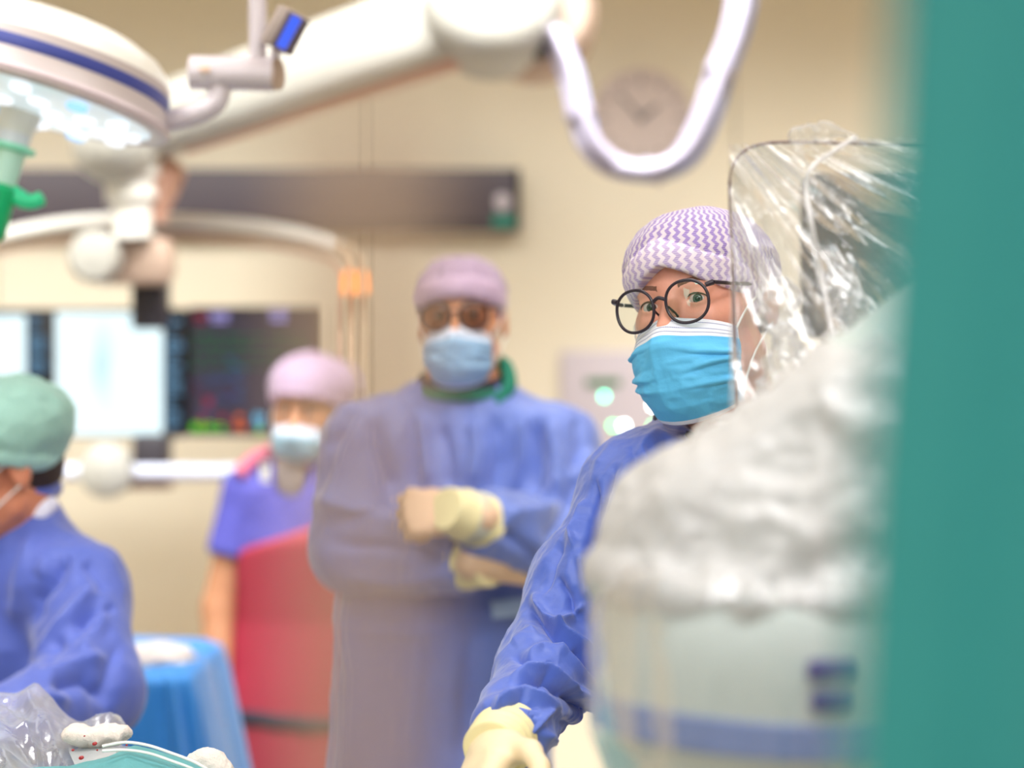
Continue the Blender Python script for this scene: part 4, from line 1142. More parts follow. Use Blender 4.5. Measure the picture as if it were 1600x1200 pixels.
    pts = [Vector((cx + .073 * math.cos(a) - .002, cy + .073 * math.sin(a), 1.572 + .026 * math.sin(a) - .004 * math.cos(a))) for a in [2 * math.pi * k / 12 for k in range(12)]]
    collar_ring(t, pts, .0135, M_navy, 'shirt_collar')
    pts2 = [Vector((p.x + (p.x - cx) * .12, p.y + (p.y - cy) * .12, p.z - .016)) for p in pts]
    collar_ring(t, pts2, .0085, M_gown, 'neckband')
    # gloves
    Wv = Vector(W); dirF = (P(742, 1200, 2.57) - P(800, 1140, 2.68)).normalized()
    make_glove(t, Wv + dirF * .028, dirF + Vector((.0, 0, -.25)), Vector((.75, .2, -.7)), 1, step=.0024, curl=(.45, .8, .5), sc=1.02)
    a = Wv - (Wv - Vector(E)).normalized() * .020; make_cuff(t, a, Wv + dirF * .045, .041, .034, M_cuff, wr=.0009)
    W1v = Vector(W1); make_glove(t, W1v, Vector((-.8, -.35, .0)), Vector((-.1, .1, -1)), -1, step=.003, curl=(.25, .4, .3))
    make_cuff(t, W1v - (W1v - E1).normalized() * .03, W1v + (W1v - E1).normalized() * .03, .040, .032, M_cuff)
    make_shoes(t, hip, (S0, S1))
surgeon_main()

# ---------------------------------------------------------------- 2 the surgeon with folded arms
def surgeon_folded():
    Y = 4.1
    H = Head((P(718, 0, Y).x, Y + .08, 1.698), -5, -6, -2, .95)
    t = thing('person', 'person in blue gown with folded arms, lilac cap, dark glasses and pale blue mask', 'person', (P(715, 0, Y).x, Y + .1, 0))
    S0 = P(577, 694, Y + .06); S1 = P(868, 700, Y + .06); sc = P(722, 622, Y + .10)
    E0 = P(556, 862, Y + .02); W0 = P(728, 878, Y - .15); E1 = P(888, 862, Y - .05); W1 = P(750, 814, Y - .205)
    hip = (P(700, 0, Y).x, Y + .10, .95)
    make_body(t, H, sc, (S0, S1), [[(S0, .045), (E0, .036), (W0, .026)], [(S1, .045), (E1, .036), (W1, .026)]], hip, M_skin2, headstep=.0038, neck_r=.06)
    make_eyes(t, H, (0, 0, CAMZ)); make_brows(t, H); make_hair(t, H, low=-.04)
    make_cap(t, H, M_cap2, step=.0038, top=.110, wide=.081, puff=0, front=.030, drop=.055, band=.04, noise=.004)
    make_mask(t, H, M_mask2, W=.060, seed=2, nu=61, nv=49, wrinkle=1.6, low=-.130)
    make_glasses(t, H, dz=-.004, rr=.0026, lens=M_lensdark)
    x0 = P(712, 0, Y).x
    keys = [(.32, .24, .20, x0 - .03, Y + .12), (.9, .195, .17, x0 - .03, Y + .12), (1.15, .185, .15, x0 - .02, Y + .11), (1.38, .200, .145, x0 + .004, Y + .10), (1.49, .17, .115, x0 + .008, Y + .10), (1.565, .09, .085, x0 + .006, Y + .10), (1.62, .078, .078, x0 + .005, Y + .10)]
    A = [np.array(q) for q in (S0, E0, W0, S1, E1, W1, sc)]
    def fn(p):
        d = d_col(p, keys, 0); d = smax(d, p[..., 2] - 1.578, .012); d = smax(d, .33 - p[..., 2], .01)
        d = smin(d, d_cap(p, A[0], A[6] - (0.03, 0, .03), .072, .06), .05); d = smin(d, d_cap(p, A[3], A[6] - (-.03, 0, .03), .072, .06), .05)
        d = smin(d, d_cap(p, A[0], A[1], .077, .070), .02); d = smin(d, d_cap(p, A[3], A[4], .077, .068), .02)
        d = smin(d, cut_cap(p, A[1], A[2], .072, .050), .012); d = smin(d, cut_cap(p, A[4], A[5], .076, .054), .010)
        return d
    st = [([(585, 648), (590, 700), (606, 745), (606, 775)], 9, -.016), ([(650, 640), (660, 700), (668, 760)], 9, .010), ([(640, 640), (645, 720), (640, 775)], 8, -.008),
          ([(690, 660), (700, 720), (705, 765)], 9, -.008), ([(735, 650), (745, 700), (735, 760)], 9, .009), ([(775, 650), (780, 720), (765, 775)], 9, -.010),
          ([(835, 655), (842, 710), (832, 775)], 9, -.018), ([(815, 650), (820, 720), (800, 775)], 8, .010), ([(860, 660), (872, 720), (870, 780)], 9, .012),
          ([(560, 650), (540, 720), (520, 800)], 9, .010), ([(545, 665), (515, 700)], 6, -.008), ([(560, 640), (530, 690), (512, 760)], 7, -.008),
          ([(500, 780), (560, 800), (610, 820), (700, 850)], 10, .012), ([(520, 850), (600, 850), (700, 870)], 9, -.009), ([(540, 900), (620, 905), (715, 895)], 9, .008),
          ([(880, 790), (840, 800), (790, 800)], 9, .008), ([(905, 740), (880, 800), (850, 860)], 10, -.009), ([(770, 830), (800, 840), (850, 880)], 9, -.007), ([(920, 700), (900, 760)], 9, .009),
          ([(900, 650), (905, 700), (890, 740)], 7, -.009), ([(600, 930), (600, 1000), (590, 1200)], 16, -.008), ([(545, 940), (560, 1050), (552, 1200)], 10, .008), ([(660, 940), (650, 1040), (640, 1200)], 14, .008), ([(740, 960), (730, 1080), (720, 1200)], 14, -.008), ([(560, 985), (640, 990), (700, 985)], 8, .005)]
    st = [(pl, w_ * .85, a_ * 1.9) for pl, w_, a_ in st]
    cloth('gown', fn, ((x0 - .30, x0 + .33), (Y - .36, Y + .36), (.32, 1.60)), .0065, M_gown2, t, strokes=st, noise=((6, .012, (1.5, 1.5, .35)), (14, .008, (1.2, 1.2, .5)), (30, .002, (1, 1, 1))), zfine=1.0, seed=4.2)
    cx = x0 + .006
    ringp = lambda r, z, dz: [Vector((cx + r * math.cos(a), Y + .085 + r * math.sin(a), z + dz * math.sin(a))) for a in [2 * math.pi * k / 12 for k in range(12)]]
    collar_ring(t, ringp(.077, 1.580, .010), .010, M_greencloth, 'green_neckband')
    collar_ring(t, ringp(.068, 1.590, .012), .014, M_navy, 'dark_collar')  # navy collar set high, its dark colour standing for shade under the mask
    m = MB(); a = P(792, 596, Y + .09); m.tube(spline([P(775, 632, Y + .03), P(796, 600, Y + .05), P(786, 566, Y + .10), P(770, 560, Y + .14)], 6), [.013] * 6 + [.013] * 6 + [.009] * 6 + [.005], 14)
    m.build('green_neck_tie', M_greencloth, t)
    m = MB(); c = P(796, 950, Y - .052); m.box(c, (.062, .004, .030), Matrix.Rotation(R(-6), 3, 'Y') @ Matrix.Rotation(R(10), 3, 'Z'), bev=.001); m.build('gown_tag', mat('tag_pale_blue', srgb(168, 190, 222), .5), t)
    # right-hand glove on the other sleeve
    Wv = Vector(W1); dv = (Wv - Vector(E1)).normalized()
    make_cuff(t, Wv - dv * .012, Wv + dv * .014, .045, .043, M_cuff); make_cuff(t, Wv + dv * .012, Wv + dv * .044, .042, .041, M_knit, 'knit_cuff'); make_cuff(t, Wv + dv * .042, Wv + dv * .085, .041, .034, M_cuff, wr=.0008)
    make_glove(t, Wv + dv * .04, Vector((-1, .0, .03)), Vector((-.1, .9, -.4)), -1, step=.0045, curl=(1.2, 1.3, .8), sc=1.0, thumb=(.8, .35, .5), m_=mat('glove_pinkish', srgb(232, 196, 164), .5, bump=.2, bscale=160, sss=.05))
    Wv = Vector(W0); dv = (Wv - Vector(E0)).normalized()
    make_cuff(t, Wv - dv * .012, Wv + dv * .055, .046, .036, M_cuff)
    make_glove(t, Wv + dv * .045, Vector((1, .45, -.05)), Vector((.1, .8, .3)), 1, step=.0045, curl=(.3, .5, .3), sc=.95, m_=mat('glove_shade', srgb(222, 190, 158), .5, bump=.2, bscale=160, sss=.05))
    make_shoes(t, hip, (S0, S1))
surgeon_folded()

# ---------------------------------------------------------------- 3 person in red apron
def nurse():
    Y = 5.2
    H = Head((P(482, 0, Y).x, Y + .07, 1.500), -13, 2, 3, .95)
    t = thing('person', 'person in violet short-sleeved top, red apron, lilac cap and pale mask', 'person', (P(470, 0, Y).x, Y + .1, 0))
    S0 = P(386, 768, Y + .05); S1 = P(556, 775, Y + .12); sc = P(473, 728, Y + .08)
    E0 = P(342, 950, Y + .03); W0 = P(338, 1115, Y - .04); E1 = P(575, 950, Y + .10); W1 = P(565, 1110, Y + .0)
    hip = (P(455, 0, Y).x, Y + .08, .84)
    make_body(t, H, sc, (S0, S1), [[(S0, .042), (E0, .037), (W0, .026)], [(S1, .042), (E1, .036), (W1, .026)]], hip, mat('skin_olive', srgb(190, 134, 98), .5, bump=.25, bscale=420, var=.09, sss=.12, bdist=.0006), headstep=.0045, neck_r=.048)
    make_eyes(t, H, (0, 0, CAMZ)); make_brows(t, H); make_hair(t, H, low=-.06)
    make_cap(t, H, M_cap2, step=.0045, top=.122, wide=.088, puff=.012, front=.040, drop=.085, band=.015)
    make_mask(t, H, M_mask3, W=.063, seed=5, nu=61, nv=49, wrinkle=.6, low=-.118, top=-.030)
    x0 = P(466, 0, Y).x
    keys = [(.45, .20, .17, x0, Y + .1), (.85, .175, .145, x0 - .02, Y + .1), (1.05, .140, .12, x0 - .01, Y + .09), (1.22, .150, .125, x0, Y + .08), (1.33, .135, .105, x0 + .004, Y + .085), (1.385, .075, .075, x0 + .01, Y + .085), (1.43, .06, .06, x0 + .01, Y + .085)]
    A = [np.array(q) for q in (S0, E0, S1, E1, sc)]
    def fn(p):
        d = d_col(p, keys, 0); d = smax(d, p[..., 2] - 1.395, .01); d = smax(d, .5 - p[..., 2], .01)
        d = smin(d, d_cap(p, A[0], A[4] - (0.02, 0, .02), .052, .05), .04); d = smin(d, d_cap(p, A[2], A[4] - (-.02, 0, .02), .052, .05), .04)
        d = smin(d, cut_cap(p, A[0], A[0] + (A[1] - A[0]) * .56, .054, .056), .015); d = smin(d, cut_cap(p, A[2], A[2] + (A[3] - A[2]) * .5, .055, .058), .015)
        return d
    cloth('scrub_shirt', fn, ((x0 - .27, x0 + .28), (Y - .12, Y + .30), (.48, 1.42)), .008, M_shirt, t, noise=((8, .005, (1.4, 1.4, .5)), (20, .002, (1, 1, 1))), seed=8)
    k2 = [(z, a + .014, b + .016, c, d_) for z, a, b, c, d_ in keys]
    pa = P(350, 868, Y); pb = P(510, 815, Y); nl = Vector((-(pb.z - pa.z), 0, pb.x - pa.x)).normalized(); nl = np.array(nl); pa = np.array(pa)
    def fa(p):
        d = d_col(p, k2, 0); d = smax(d, (p - pa) @ nl.astype(np.float32), .006); d = smax(d, .48 - p[..., 2], .006); return d
    cloth('red_apron', fa, ((x0 - .24, x0 + .24), (Y - .14, Y + .32), (.46, 1.36)), .007, M_apron, t, noise=((5, .004, (1.3, 1.3, .35)),), seed=2, strokes=[([(372, 900), (378, 1000), (372, 1080)], 10, -.003)])
    kb = [(z, a + .021, b + .023, c, d_) for z, a, b, c, d_ in keys]
    zb = P(0, 1112, Y).z
    def fb(p):
        dz = p[..., 2] - (zb + (p[..., 0] - x0) * -.10 - .016); d = d_col(p, kb, 0); return smax(d, np.abs(dz) - .018, .004)
    cloth('waist_belt', fb, ((x0 - .24, x0 + .24), (Y - .14, Y + .32), (zb - .09, zb + .09)), .007, M_navy, t, noise=())
    # strap over the shoulder, scarf, badge
    strap = spline([P(374, 742, Y - .0), P(392, 722, Y + .02), P(420, 708, Y + .05), P(440, 700, Y + .10)], 6)
    m = MB(); m.tube(strap, .016, 12); m.build('apron_strap', mat('strap_rose', srgb(192, 92, 120), .6), t)
    def fs(p):
        d = d_ell(p, np.array(P(457, 742, Y - .015)), (.034, .012, .058)); return smin(d, d_cap(p, P(436, 712, Y + .04), P(486, 716, Y + .04), .018), .03)
    c = P(457, 742, Y)
    cloth('neck_scarf', fs, ((c.x - .09, c.x + .09), (Y - .07, Y + .09), (c.z - .09, c.z + .09)), .005, mat('scarf_grey', srgb(140, 130, 126), .9, bump=.4, bscale=120, var=.45), t, noise=((22, .004, (1.5, 1, .4)),), seed=1)
    m = MB(); m.box(P(416, 738, Y - .058), (.022, .008, .042), bev=.003); o = m.build('name_badge', M_offwhite, t)
    m = MB(); m.box(P(416, 727, Y - .063), (.014, .004, .008)); m.build('badge_clip', M_dark, o)
    make_shoes(t, hip, (S0, S1))
nurse()

# ---------------------------------------------------------------- 4 person at the left edge
def seated_left():
    Y = 3.7
    H = Head((P(-12, 0, Y).x, Y + .02, P(0, 728, Y).z), -62, 14, 0)
    t = thing('person', 'person in blue gown and mint green cap at the left edge, head turned away', 'person', (P(-40, 0, Y).x, Y + .1, 0))
    S1 = P(118, 925, Y - .03); S0 = P(-205, 935, Y + .22); sc = P(-2, 815, Y + .07)
    E1 = P(142, 1080, Y - .16); W1 = P(-60, 1165, Y - .42); E0 = P(-270, 1130, Y + .05); W0 = P(-190, 1180, Y - .3)
    hip = (P(-40, 0, Y).x, Y + .14, .82)
    make_body(t, H, sc, (S0, S1), [[(S0, .045), (E0, .036), (W0, .026)], [(S1, .045), (E1, .036), (W1, .026)]], hip, mat('skin_ruddy', srgb(206, 132, 100), .5, bump=.3, bscale=420, var=.12, sss=.12, bdist=.0006), headstep=.0032, neck_r=.056)
    make_eyes(t, H, (-1.6, 2.4, 1.1)); make_brows(t, H); make_hair(t, H, low=-.05)
    make_cap(t, H, M_cap3, step=.0035, top=.126, wide=.090, puff=.010, front=.040, drop=.075, band=.022, back=.112, noise=.004)
    make_mask(t, H, M_mask3, W=.064, seed=9, nu=61, nv=49)
    make_glasses(t, H)
    x0 = P(-30, 0, Y).x
    keys = [(.40, .26, .22, x0, Y + .14), (.8, .22, .18, x0, Y + .14), (1.05, .20, .16, x0, Y + .12), (1.20, .205, .15, x0, Y + .10), (1.31, .17, .115, x0 + .01, Y + .08), (1.385, .085, .085, x0 + .022, Y + .07), (1.45, .07, .07, x0 + .022, Y + .07)]
    A = [np.array(q) for q in (S0, E0, W0, S1, E1, W1, sc)]
    def fn(p):
        d = d_col(p, keys, R(-20)); d = smax(d, p[..., 2] - 1.418, .012); d = smax(d, .42 - p[..., 2], .01)
        d = smin(d, d_cap(p, A[0], A[6] - (0.03, 0, .02), .07, .062), .05); d = smin(d, d_cap(p, A[3], A[6] - (-.03, 0, .025), .072, .058), .05)
        d = smin(d, d_cap(p, A[0], A[1], .074, .066), .03); d = smin(d, d_cap(p, A[3], A[4], .078, .072), .03)
        d = smin(d, cut_cap(p, A[1], A[2], .066, .046), .02); d = smin(d, cut_cap(p, A[4], A[5], .074, .048), .025)
        return d
    st = [([(108, 860), (85, 900), (52, 935), (45, 980)], 9, -.014), ([(155, 905), (120, 950), (90, 985), (60, 1030), (30, 1078)], 9, .012), ([(120, 985), (150, 960), (180, 950)], 7, -.010),
          ([(60, 1055), (110, 1040), (165, 1030)], 7, .011), ([(80, 1072), (130, 1062), (165, 1090)], 8, -.012), ([(20, 1100), (70, 1090), (110, 1098)], 8, .008), ([(130, 875), (150, 900), (160, 930)], 8, -.008),
          ([(50, 830), (30, 900), (20, 980)], 12, .007), ([(165, 940), (150, 990), (120, 1030)], 8, .010), ([(100, 1000), (80, 1030), (70, 1050)], 7, -.010), ([(190, 1000), (170, 1040), (160, 1110)], 8, -.008), ([(75, 870), (60, 900)], 7, .006)]
    st = [(pl, w_, a_ * 1.5) for pl, w_, a_ in st]
    cloth('gown', fn, ((x0 - .36, x0 + .34), (Y - .56, Y + .36), (.40, 1.44)), .0058, M_gown3, t, strokes=st, noise=((6, .008, (1, 1, .5)), (15, .005, (1, 1, .7)), (32, .0015, (1, 1, 1))), zfine=.98, seed=6.1)
    cx = x0 + .024
    ringp = lambda r, z, dz: [Vector((cx + r * math.cos(a), Y + .062 + r * math.sin(a), z + dz * math.cos(a + .3))) for a in [2 * math.pi * k / 12 for k in range(12)]]
    collar_ring(t, ringp(.076, 1.418, .022), .014, M_gown3, 'neckband')
    collar_ring(t, ringp(.066, 1.428, .022), .012, M_navy, 'dark_collar')
    m = MB(); m.tube(spline([P(56, 812, Y + .01), P(66, 797, Y + .015), P(76, 788, Y + .04)], 5), .016, 12); m.build('white_neck_tab', mat('tab_white', srgb(222, 222, 240), .8), t)
    Wv = Vector(W1); dv = (Wv - Vector(E1)).normalized(); make_cuff(t, Wv - dv * .02, Wv + dv * .04, .045, .035, M_cuff); make_glove(t, Wv + dv * .03, dv, Vector((0, 0, -1)), 1, step=.005)
    Wv = Vector(W0); dv = (Wv - Vector(E0)).normalized(); make_cuff(t, Wv - dv * .02, Wv + dv * .04, .045, .035, M_cuff); make_glove(t, Wv + dv * .03, dv, Vector((0, 0, -1)), -1, step=.005)
    make_shoes(t, hip, (S0, S1))
seated_left()
# ------------------------------------------------------------------ draped tables and operating field
def sheet(name, fx, nu, nv, m_, t, attr=None, solid=0.0):
    u = np.linspace(0, 1, nu); v = np.linspace(0, 1, nv); U, V = np.meshgrid(u, v, indexing='ij')
    pts = fx(U, V).reshape(-1, 3); idx = np.arange(nu * nv).reshape(nu, nv)
    Q = np.stack([idx[:-1, :-1], idx[1:, :-1], idx[1:, 1:], idx[:-1, 1:]], -1).reshape(-1, 4)
    o = link_mesh(name, pts.astype(np.float32), Q, m_, t)
    if solid: md = o.modifiers.new('thickness', 'SOLIDIFY'); md.thickness = solid; md.offset = 0
    return o

def back_table():
    Y = 4.45
    t = thing('instrument_table', 'table hidden under a bright blue drape behind the left person', 'table', (P(210, 0, Y).x, Y, 0))
    x0, x1 = P(60, 0, Y).x, P(318, 0, Y).x; zt = P(0, 1042, Y).z
    m = MB(); m.box(((x0 + x1) / 2, Y + .1, zt - .03), (x1 - x0 - .12, .40, .03), bev=.005); m.build('table_top', M_lilac, t)
    for sx in (x0 + .08, x1 - .08):
        for sy in (Y, Y + .2):
            m = MB(); m.tube([(sx, sy, .0), (sx, sy, zt - .045)], .014, 12); m.build('leg', M_lilac, t)
    cx, cy = (x0 + x1) / 2, Y + .1; hx, hy = (x1 - x0) / 2, .26
    def fx(U, V):
        a = U * 2 * math.pi
        c, s = np.cos(a), np.sin(a); e = .35
        ex = np.sign(c) * np.abs(c) ** e; ey = np.sign(s) * np.abs(s) ** e
        r = np.clip(V / .35, 0, 1); dn = np.clip((V - .35) / .65, 0, 1)
        fold = np.sin(a * 9 + 2 * np.sin(a * 2)) * .5 + .5 * np.sin(a * 5 + 1)
        out = 1 + dn * (.30 + .20 * fold) + np.clip(V - .3, 0, .1) * 1.2 * (ridged(np.stack([a * 3, V * 1.5, V * 0], -1), 3) - .4)
        X = cx + ex * hx * r * out + dn * .10 * np.clip(c, 0, 1); Yy = cy + ey * hy * r * (1 + dn * (.22 + .20 * fold) + np.clip(V - .3, 0, .1) * 1.0 * (ridged(np.stack([a * 3, V * 1.5, V * 0], -1), 3) - .4))
        q = np.stack([X * 6, Yy * 6, V * 2], -1)
        Z = zt + .012 + .016 * (ridged(q, 3) - .5) * (1 - dn) - dn ** 1.1 * (zt - .25) - .012 * np.clip(V - .3, 0, .05) * 20
        return np.stack([X, Yy, Z], -1)
    o = sheet('drape', fx, 220, 90, M_bluedrape, t, solid=.002)
    def fg(p):
        c = np.array(P(238, 1030, Y - .04), np.float32); d = d_ell(p, c, (.052, .05, .030)); d = smin(d, d_ell(p, c + (.03, .02, -.004), (.045, .05, .024)), .01); return d
    c = P(240, 1034, Y)
    o = cloth('gauze_pile', fg, ((c.x - .12, c.x + .14), (Y - .14, Y + .08), (c.z - .05, c.z + .06)), .004, M_gauze, None, noise=((24, .012, (1, 1, 1.4)),))
    tag(o, 'crumpled white gauze lying on the blue draped table', 'gauze')
back_table()

def field():
    Y = 3.0
    t = thing('operating_table', 'operating table with the patient under a light teal drape, lower left corner', 'operating table', (-.75, 2.75, 0))
    m = MB(); m.box((-.75, 2.75, .40), (.34, .30, .74), bev=.03); m.build('table_column', M_offwhite, t)
    m = MB(); m.box((-.75, 2.75, .03), (.9, .5, .06), bev=.02); m.build('table_base', M_offwhite, t)
    m = MB(); m.box((-.50, 2.74, .80), (1.15, .38, .07), bev=.02); m.build('table_mattress', M_dark, t)
    xs0 = P(-330, 0, Y).x; xr = .12
    zz = lambda py, Yv=2.75: P(0, py, Yv).z
    def fx(U, V):
        X = xs0 + U * (xr - xs0); s = V * 2 - 1                   # across the table
        px = X / 2.75 * FPX + 800
        top = np.interp(px, [-400, -100, 100, 165, 205, 260, 340, 430, 600, 1300], [zz(1204), zz(1204), zz(1202), zz(1186), zz(1170), zz(1184), zz(1212), zz(1240), zz(1270), zz(1290)])
        w = .23 + .03 * np.sin(X * 7)
        a = np.clip(np.abs(s), 0, 1)
        Z = top - .003 - (a ** 2.2) * .16 - np.clip(a - .72, 0, 1) * 1.9
        Yy = 2.75 + s * (w * (1 - .12 * np.clip(a - .7, 0, 1)))
        q = np.stack([X * 8, Yy * 8, Z * 4], -1)
        Z = Z + .009 * (ridged(q, 3) - .5) * (1 - np.clip(a - .7, 0, .3) * 2)
        Yy = Yy + np.clip(a - .7, 0, .3) * .10 * np.sin(X * 26 + 2 * np.sin(X * 9))
        return np.stack([X, Yy, Z], -1)
    sheet('teal_field_drape', fx, 260, 120, M_tealdrape2, t, solid=.002)
    # clear plastic sheet over the field
    def f2(U, V):
        px = -260 + U * 425; Yv = 2.62 + V * .42
        X = (px - 800) / FPX * 2.85 + V * .0
        topy = np.interp(px, [-260, 0, 55, 110, 150, 205, 260], [1085, 1102, 1112, 1130, 1150, 1178, 1215])
        Z = CAMZ - (topy - HOR) / FPX * 2.95 - (1 - V) ** 1.3 * .085
        q = np.stack([U * 9, V * 5, U * 0], -1); q2 = np.stack([U * 5 + V * 4, V * 3 - U * 2, U * 0 + 4], -1)
        Z = Z + .034 * (ridged(q2, 2) - .5) + .006 * (ridged(q, 3) - .5)
        Yv = Yv + .02 * vn(q2 * 1.4)
        return np.stack([X, Yv, Z], -1)
    o = sheet('plastic_sheet', f2, 200, 120, M_film2, None); tag(o, 'crumpled clear plastic sheet over the operating field, lower left corner', 'plastic sheet')
    # folded clear strip with sharp edges, further right
    pl = [P(108, 1176, 2.86), P(150, 1160, 2.92), P(218, 1170, 2.92), P(246, 1215, 2.84), P(190, 1235, 2.76), P(130, 1225, 2.76), P(186, 1172, 2.83)]
    o = link_mesh('plastic_flap', pl, [(0, 1, 6), (1, 2, 6), (2, 3, 6), (3, 4, 6), (4, 5, 6), (5, 0, 6)], M_film2, None, False)
    md = o.modifiers.new('thickness', 'SOLIDIFY'); md.thickness = .001
    tag(o, 'small folded flap of clear plastic with blood specks on the teal drape', 'plastic flap')
    # blood specks
    r = random.Random(4); root = thing('blood_specks', 'small red blood specks on the clear plastic flap', 'blood', P(170, 1180, 2.84)); root['kind'] = 'stuff'
    mb = MB()
    for px, py, s in ((148, 1162, 3.2), (127, 1184, 3.4), (165, 1165, 2.6), (213, 1173, 2), (193, 1178, 1.6), (176, 1184, 1.6), (191, 1186, 1.6), (114, 1172, 2), (198, 1164, 1.6), (178, 1180, 1.2), (152, 1172, 1.4), (132, 1150, 1.3), (176, 1163, 1.1), (183, 1181, 1.0)):
        c = P(px, py, 2.80); k = s / FPX * 2.8
        mb.lathe([(0, -k * .3), (k * .8, -k * .2), (k, 0), (k * .6, k * .4), (0, k * .5)], Matrix.Translation(c) @ Matrix.Scale(1.3, 4, Vector((1, 0, .3)).normalized()) @ Matrix.Rotation(R(60), 4, 'X'), 10)
    o = mb.build('blood_speck', M_blood, root); o['kind'] = 'stuff'
    # gauze pieces
    def gz(name, c, r3, label, seed, extra=()):
        c = np.array(c, np.float32)
        def f(p):
            d = d_ell(p, c, r3)
            for off, rr in extra: d = smin(d, d_ell(p, c + np.array(off, np.float32), rr), .012)
            return d
        o = cloth(name, f, ((c[0] - .09, c[0] + .09), (c[1] - .07, c[1] + .07), (c[2] - .05, c[2] + .05)), .0022, M_gauze, None, noise=((22, .013, (1, 1, 1)), (60, .004, (1, 1, 1))), seed=seed)
        tag(o, label, 'gauze')
    gz('gauze_swab', P(153, 1147, 2.88), (.030, .028, .0085), 'white gauze swab folded on top of the draped field, near the left person', 1.0, [((.024, -.002, .0012), (.018, .018, .006)), ((-.02, 0, -.002), (.02, .022, .007))])
    gz('gauze_swab', P(322, 1196, 2.80), (.020, .020, .016), 'crumpled white gauze swab at the bottom edge right of the thin tubes', 3.0, [((.012, 0, -.008), (.02, .018, .014)), ((-.018, 0, -.010), (.016, .016, .012))])
    t2 = thing('suction_tubes', 'pair of thin white tubes curving over the teal drape', 'tube', P(250, 1180, 2.85))
    for dy in (0, 12):
        pts = [P(160, 1166 + dy * .6, 2.72), P(196, 1160 + dy, 2.72), P(232, 1165 + dy, 2.72), P(268, 1177 + dy, 2.72), P(302, 1190 + dy, 2.72), P(330, 1206 + dy, 2.72)]
        m = MB(); m.tube(spline(pts, 7), .0017, 10); m.build('tube', M_tubew, t2)
field()

# ------------------------------------------------------------------ film-covered machine in front right
def machine():
    Y = 1.95; s = Y / FPX
    c = P(1205, 0, Y); zt = P(0, 930, Y).z
    t = thing('imaging_machine', 'big white rounded imaging machine with blue band under crumpled clear film', 'medical machine', (c.x + .15, Y + .05, 0))
    # drum, leaning slightly
    top = P(1206, 935, Y)
    Mx = Matrix.Translation(top) @ Matrix.Rotation(R(3.0), 4, 'Y') @ Matrix.Rotation(R(0), 4, 'X')
    k = s
    m = MB(); m.lathe([(0, .02), (.09, .018), (.125, .008), (.136, -.012), (.139, -.05), (.1385, -.078)], Mx, 80); m.build('housing', M_drum, t)
    m = MB(); m.lathe([(.1385, -.078), (.1405, -.080), (.1400, -.104), (.1375, -.106)], Mx, 80); m.build('blue_band', M_drumband, t)
    m = MB(); m.lathe([(.1375, -.106), (.132, -.112), (.124, -.14), (.108, -.172), (.088, -.19), (0, -.195)], Mx, 80); m.build('lower_housing', M_drum, t)
    for py, w in ((1008, .036), (1054, .030)):
        q = P(1262, py, Y); a = math.asin((q.x - top.x) / .139)
        cc = Vector((top.x + .1395 * math.sin(a), top.y - .1395 * math.cos(a), q.z))
        m = MB(); m.box(cc, (w, .008, .016), Matrix.Rotation(a, 3, 'Z'), bev=.005); m.build('button', M_button, t)
    # neck and arm going up to the right, column to the floor
    N1 = P(1290, 900, Y + .05); N2 = P(1310, 720, Y + .02); N3 = P(1400, 590, Y); N4 = P(1560, 480, Y + .02); N5 = P(1700, 470, Y + .05)
    m = MB(); m.tube(spline([P(1215, 900, Y + .02), N1, N2, N3, N4, N5], 8), [.10] * 8 + [.082] * 8 + [.060] * 8 + [.055] * 8 + [.055] * 8 + [.055], 28); m.build('support_arm', M_drum, t)
    m = MB(); m.tube([P(1680, 1200, Y + .05) - Vector((0, 0, .9)), P(1700, 430, Y + .05)], .075, 28); m.build('column', M_offwhite, t)
    m = MB(); m.box((P(1690, 0, Y).x, Y + .05, .06), (.5, .7, .12), bev=.04); m.build('base', M_offwhite, t)
    # milky crumpled film bag
    pts = [(1460, 610, .09), (1380, 665, .09), (1300, 722, .085), (1225, 792, .085), (1150, 820, .085), (1095, 860, .085), (1250, 880, .12), (1180, 900, .10), (1300, 800, .12), (1064, 900, .048), (1030, 940, .034)]
    P3 = [(np.array(P(x, y, Y + .0)), r) for x, y, r in pts]
    tp = np.array(top)
    def fn(p):
        d = None
        for a, b in ((0, 1), (1, 2), (2, 3), (3, 4), (4, 5), (5, 9), (9, 10), (8, 6), (6, 7), (7, 5)):
            q = d_cap(p, P3[a][0], P3[b][0], P3[a][1] * .62, P3[b][1] * .62); d = q if d is None else smin(d, q, .05)
        l = p - tp; rr = np.sqrt(l[..., 0] ** 2 + l[..., 1] ** 2)
        skirt = np.maximum(rr - .134, np.maximum(-(l[..., 2] + .215), l[..., 2] - .02))
        d = smin(d, skirt, .03)
        return d
    # upper part: crumpled bag
    def up(p):
        return smax(fn(p), -(p[..., 2] - (tp[2] + .002)), .01)
    o = cloth('film_bag', up, ((P(905, 0, Y).x, P(1560, 0, Y).x), (Y - .18, Y + .17), (zt - .02, P(0, 470, Y).z)), .0042, M_milk, t,
              noise=((7, .020, (1, 1, .8)), (18, .015, (1, 1, 1)), (45, .003, (1, 1, 1))), seed=3.3, relaxn=3)
    # clear skirt of the film hanging round the drum
    def f3(U, V):
        a = U * 2 * math.pi; q = np.stack([np.cos(a) * 3, np.sin(a) * 3, V * 2.5], -1)
        zz_ = .03 - V * .30
        rad = np.interp(zz_, [-.3, -.20, -.15, -.106, -.02, .01, .05], [.10, .108, .131, .145, .146, .145, .132]) + .010 * (ridged(q, 3) - .45)
        X = top.x + rad * np.cos(a); Yy = top.y + rad * np.sin(a); Z = top.z + zz_ + .006 * vn(q * 2)
        return np.stack([X, Yy, Z], -1)
    sheet('film_skirt', f3, 260, 110, M_film, t)
machine()

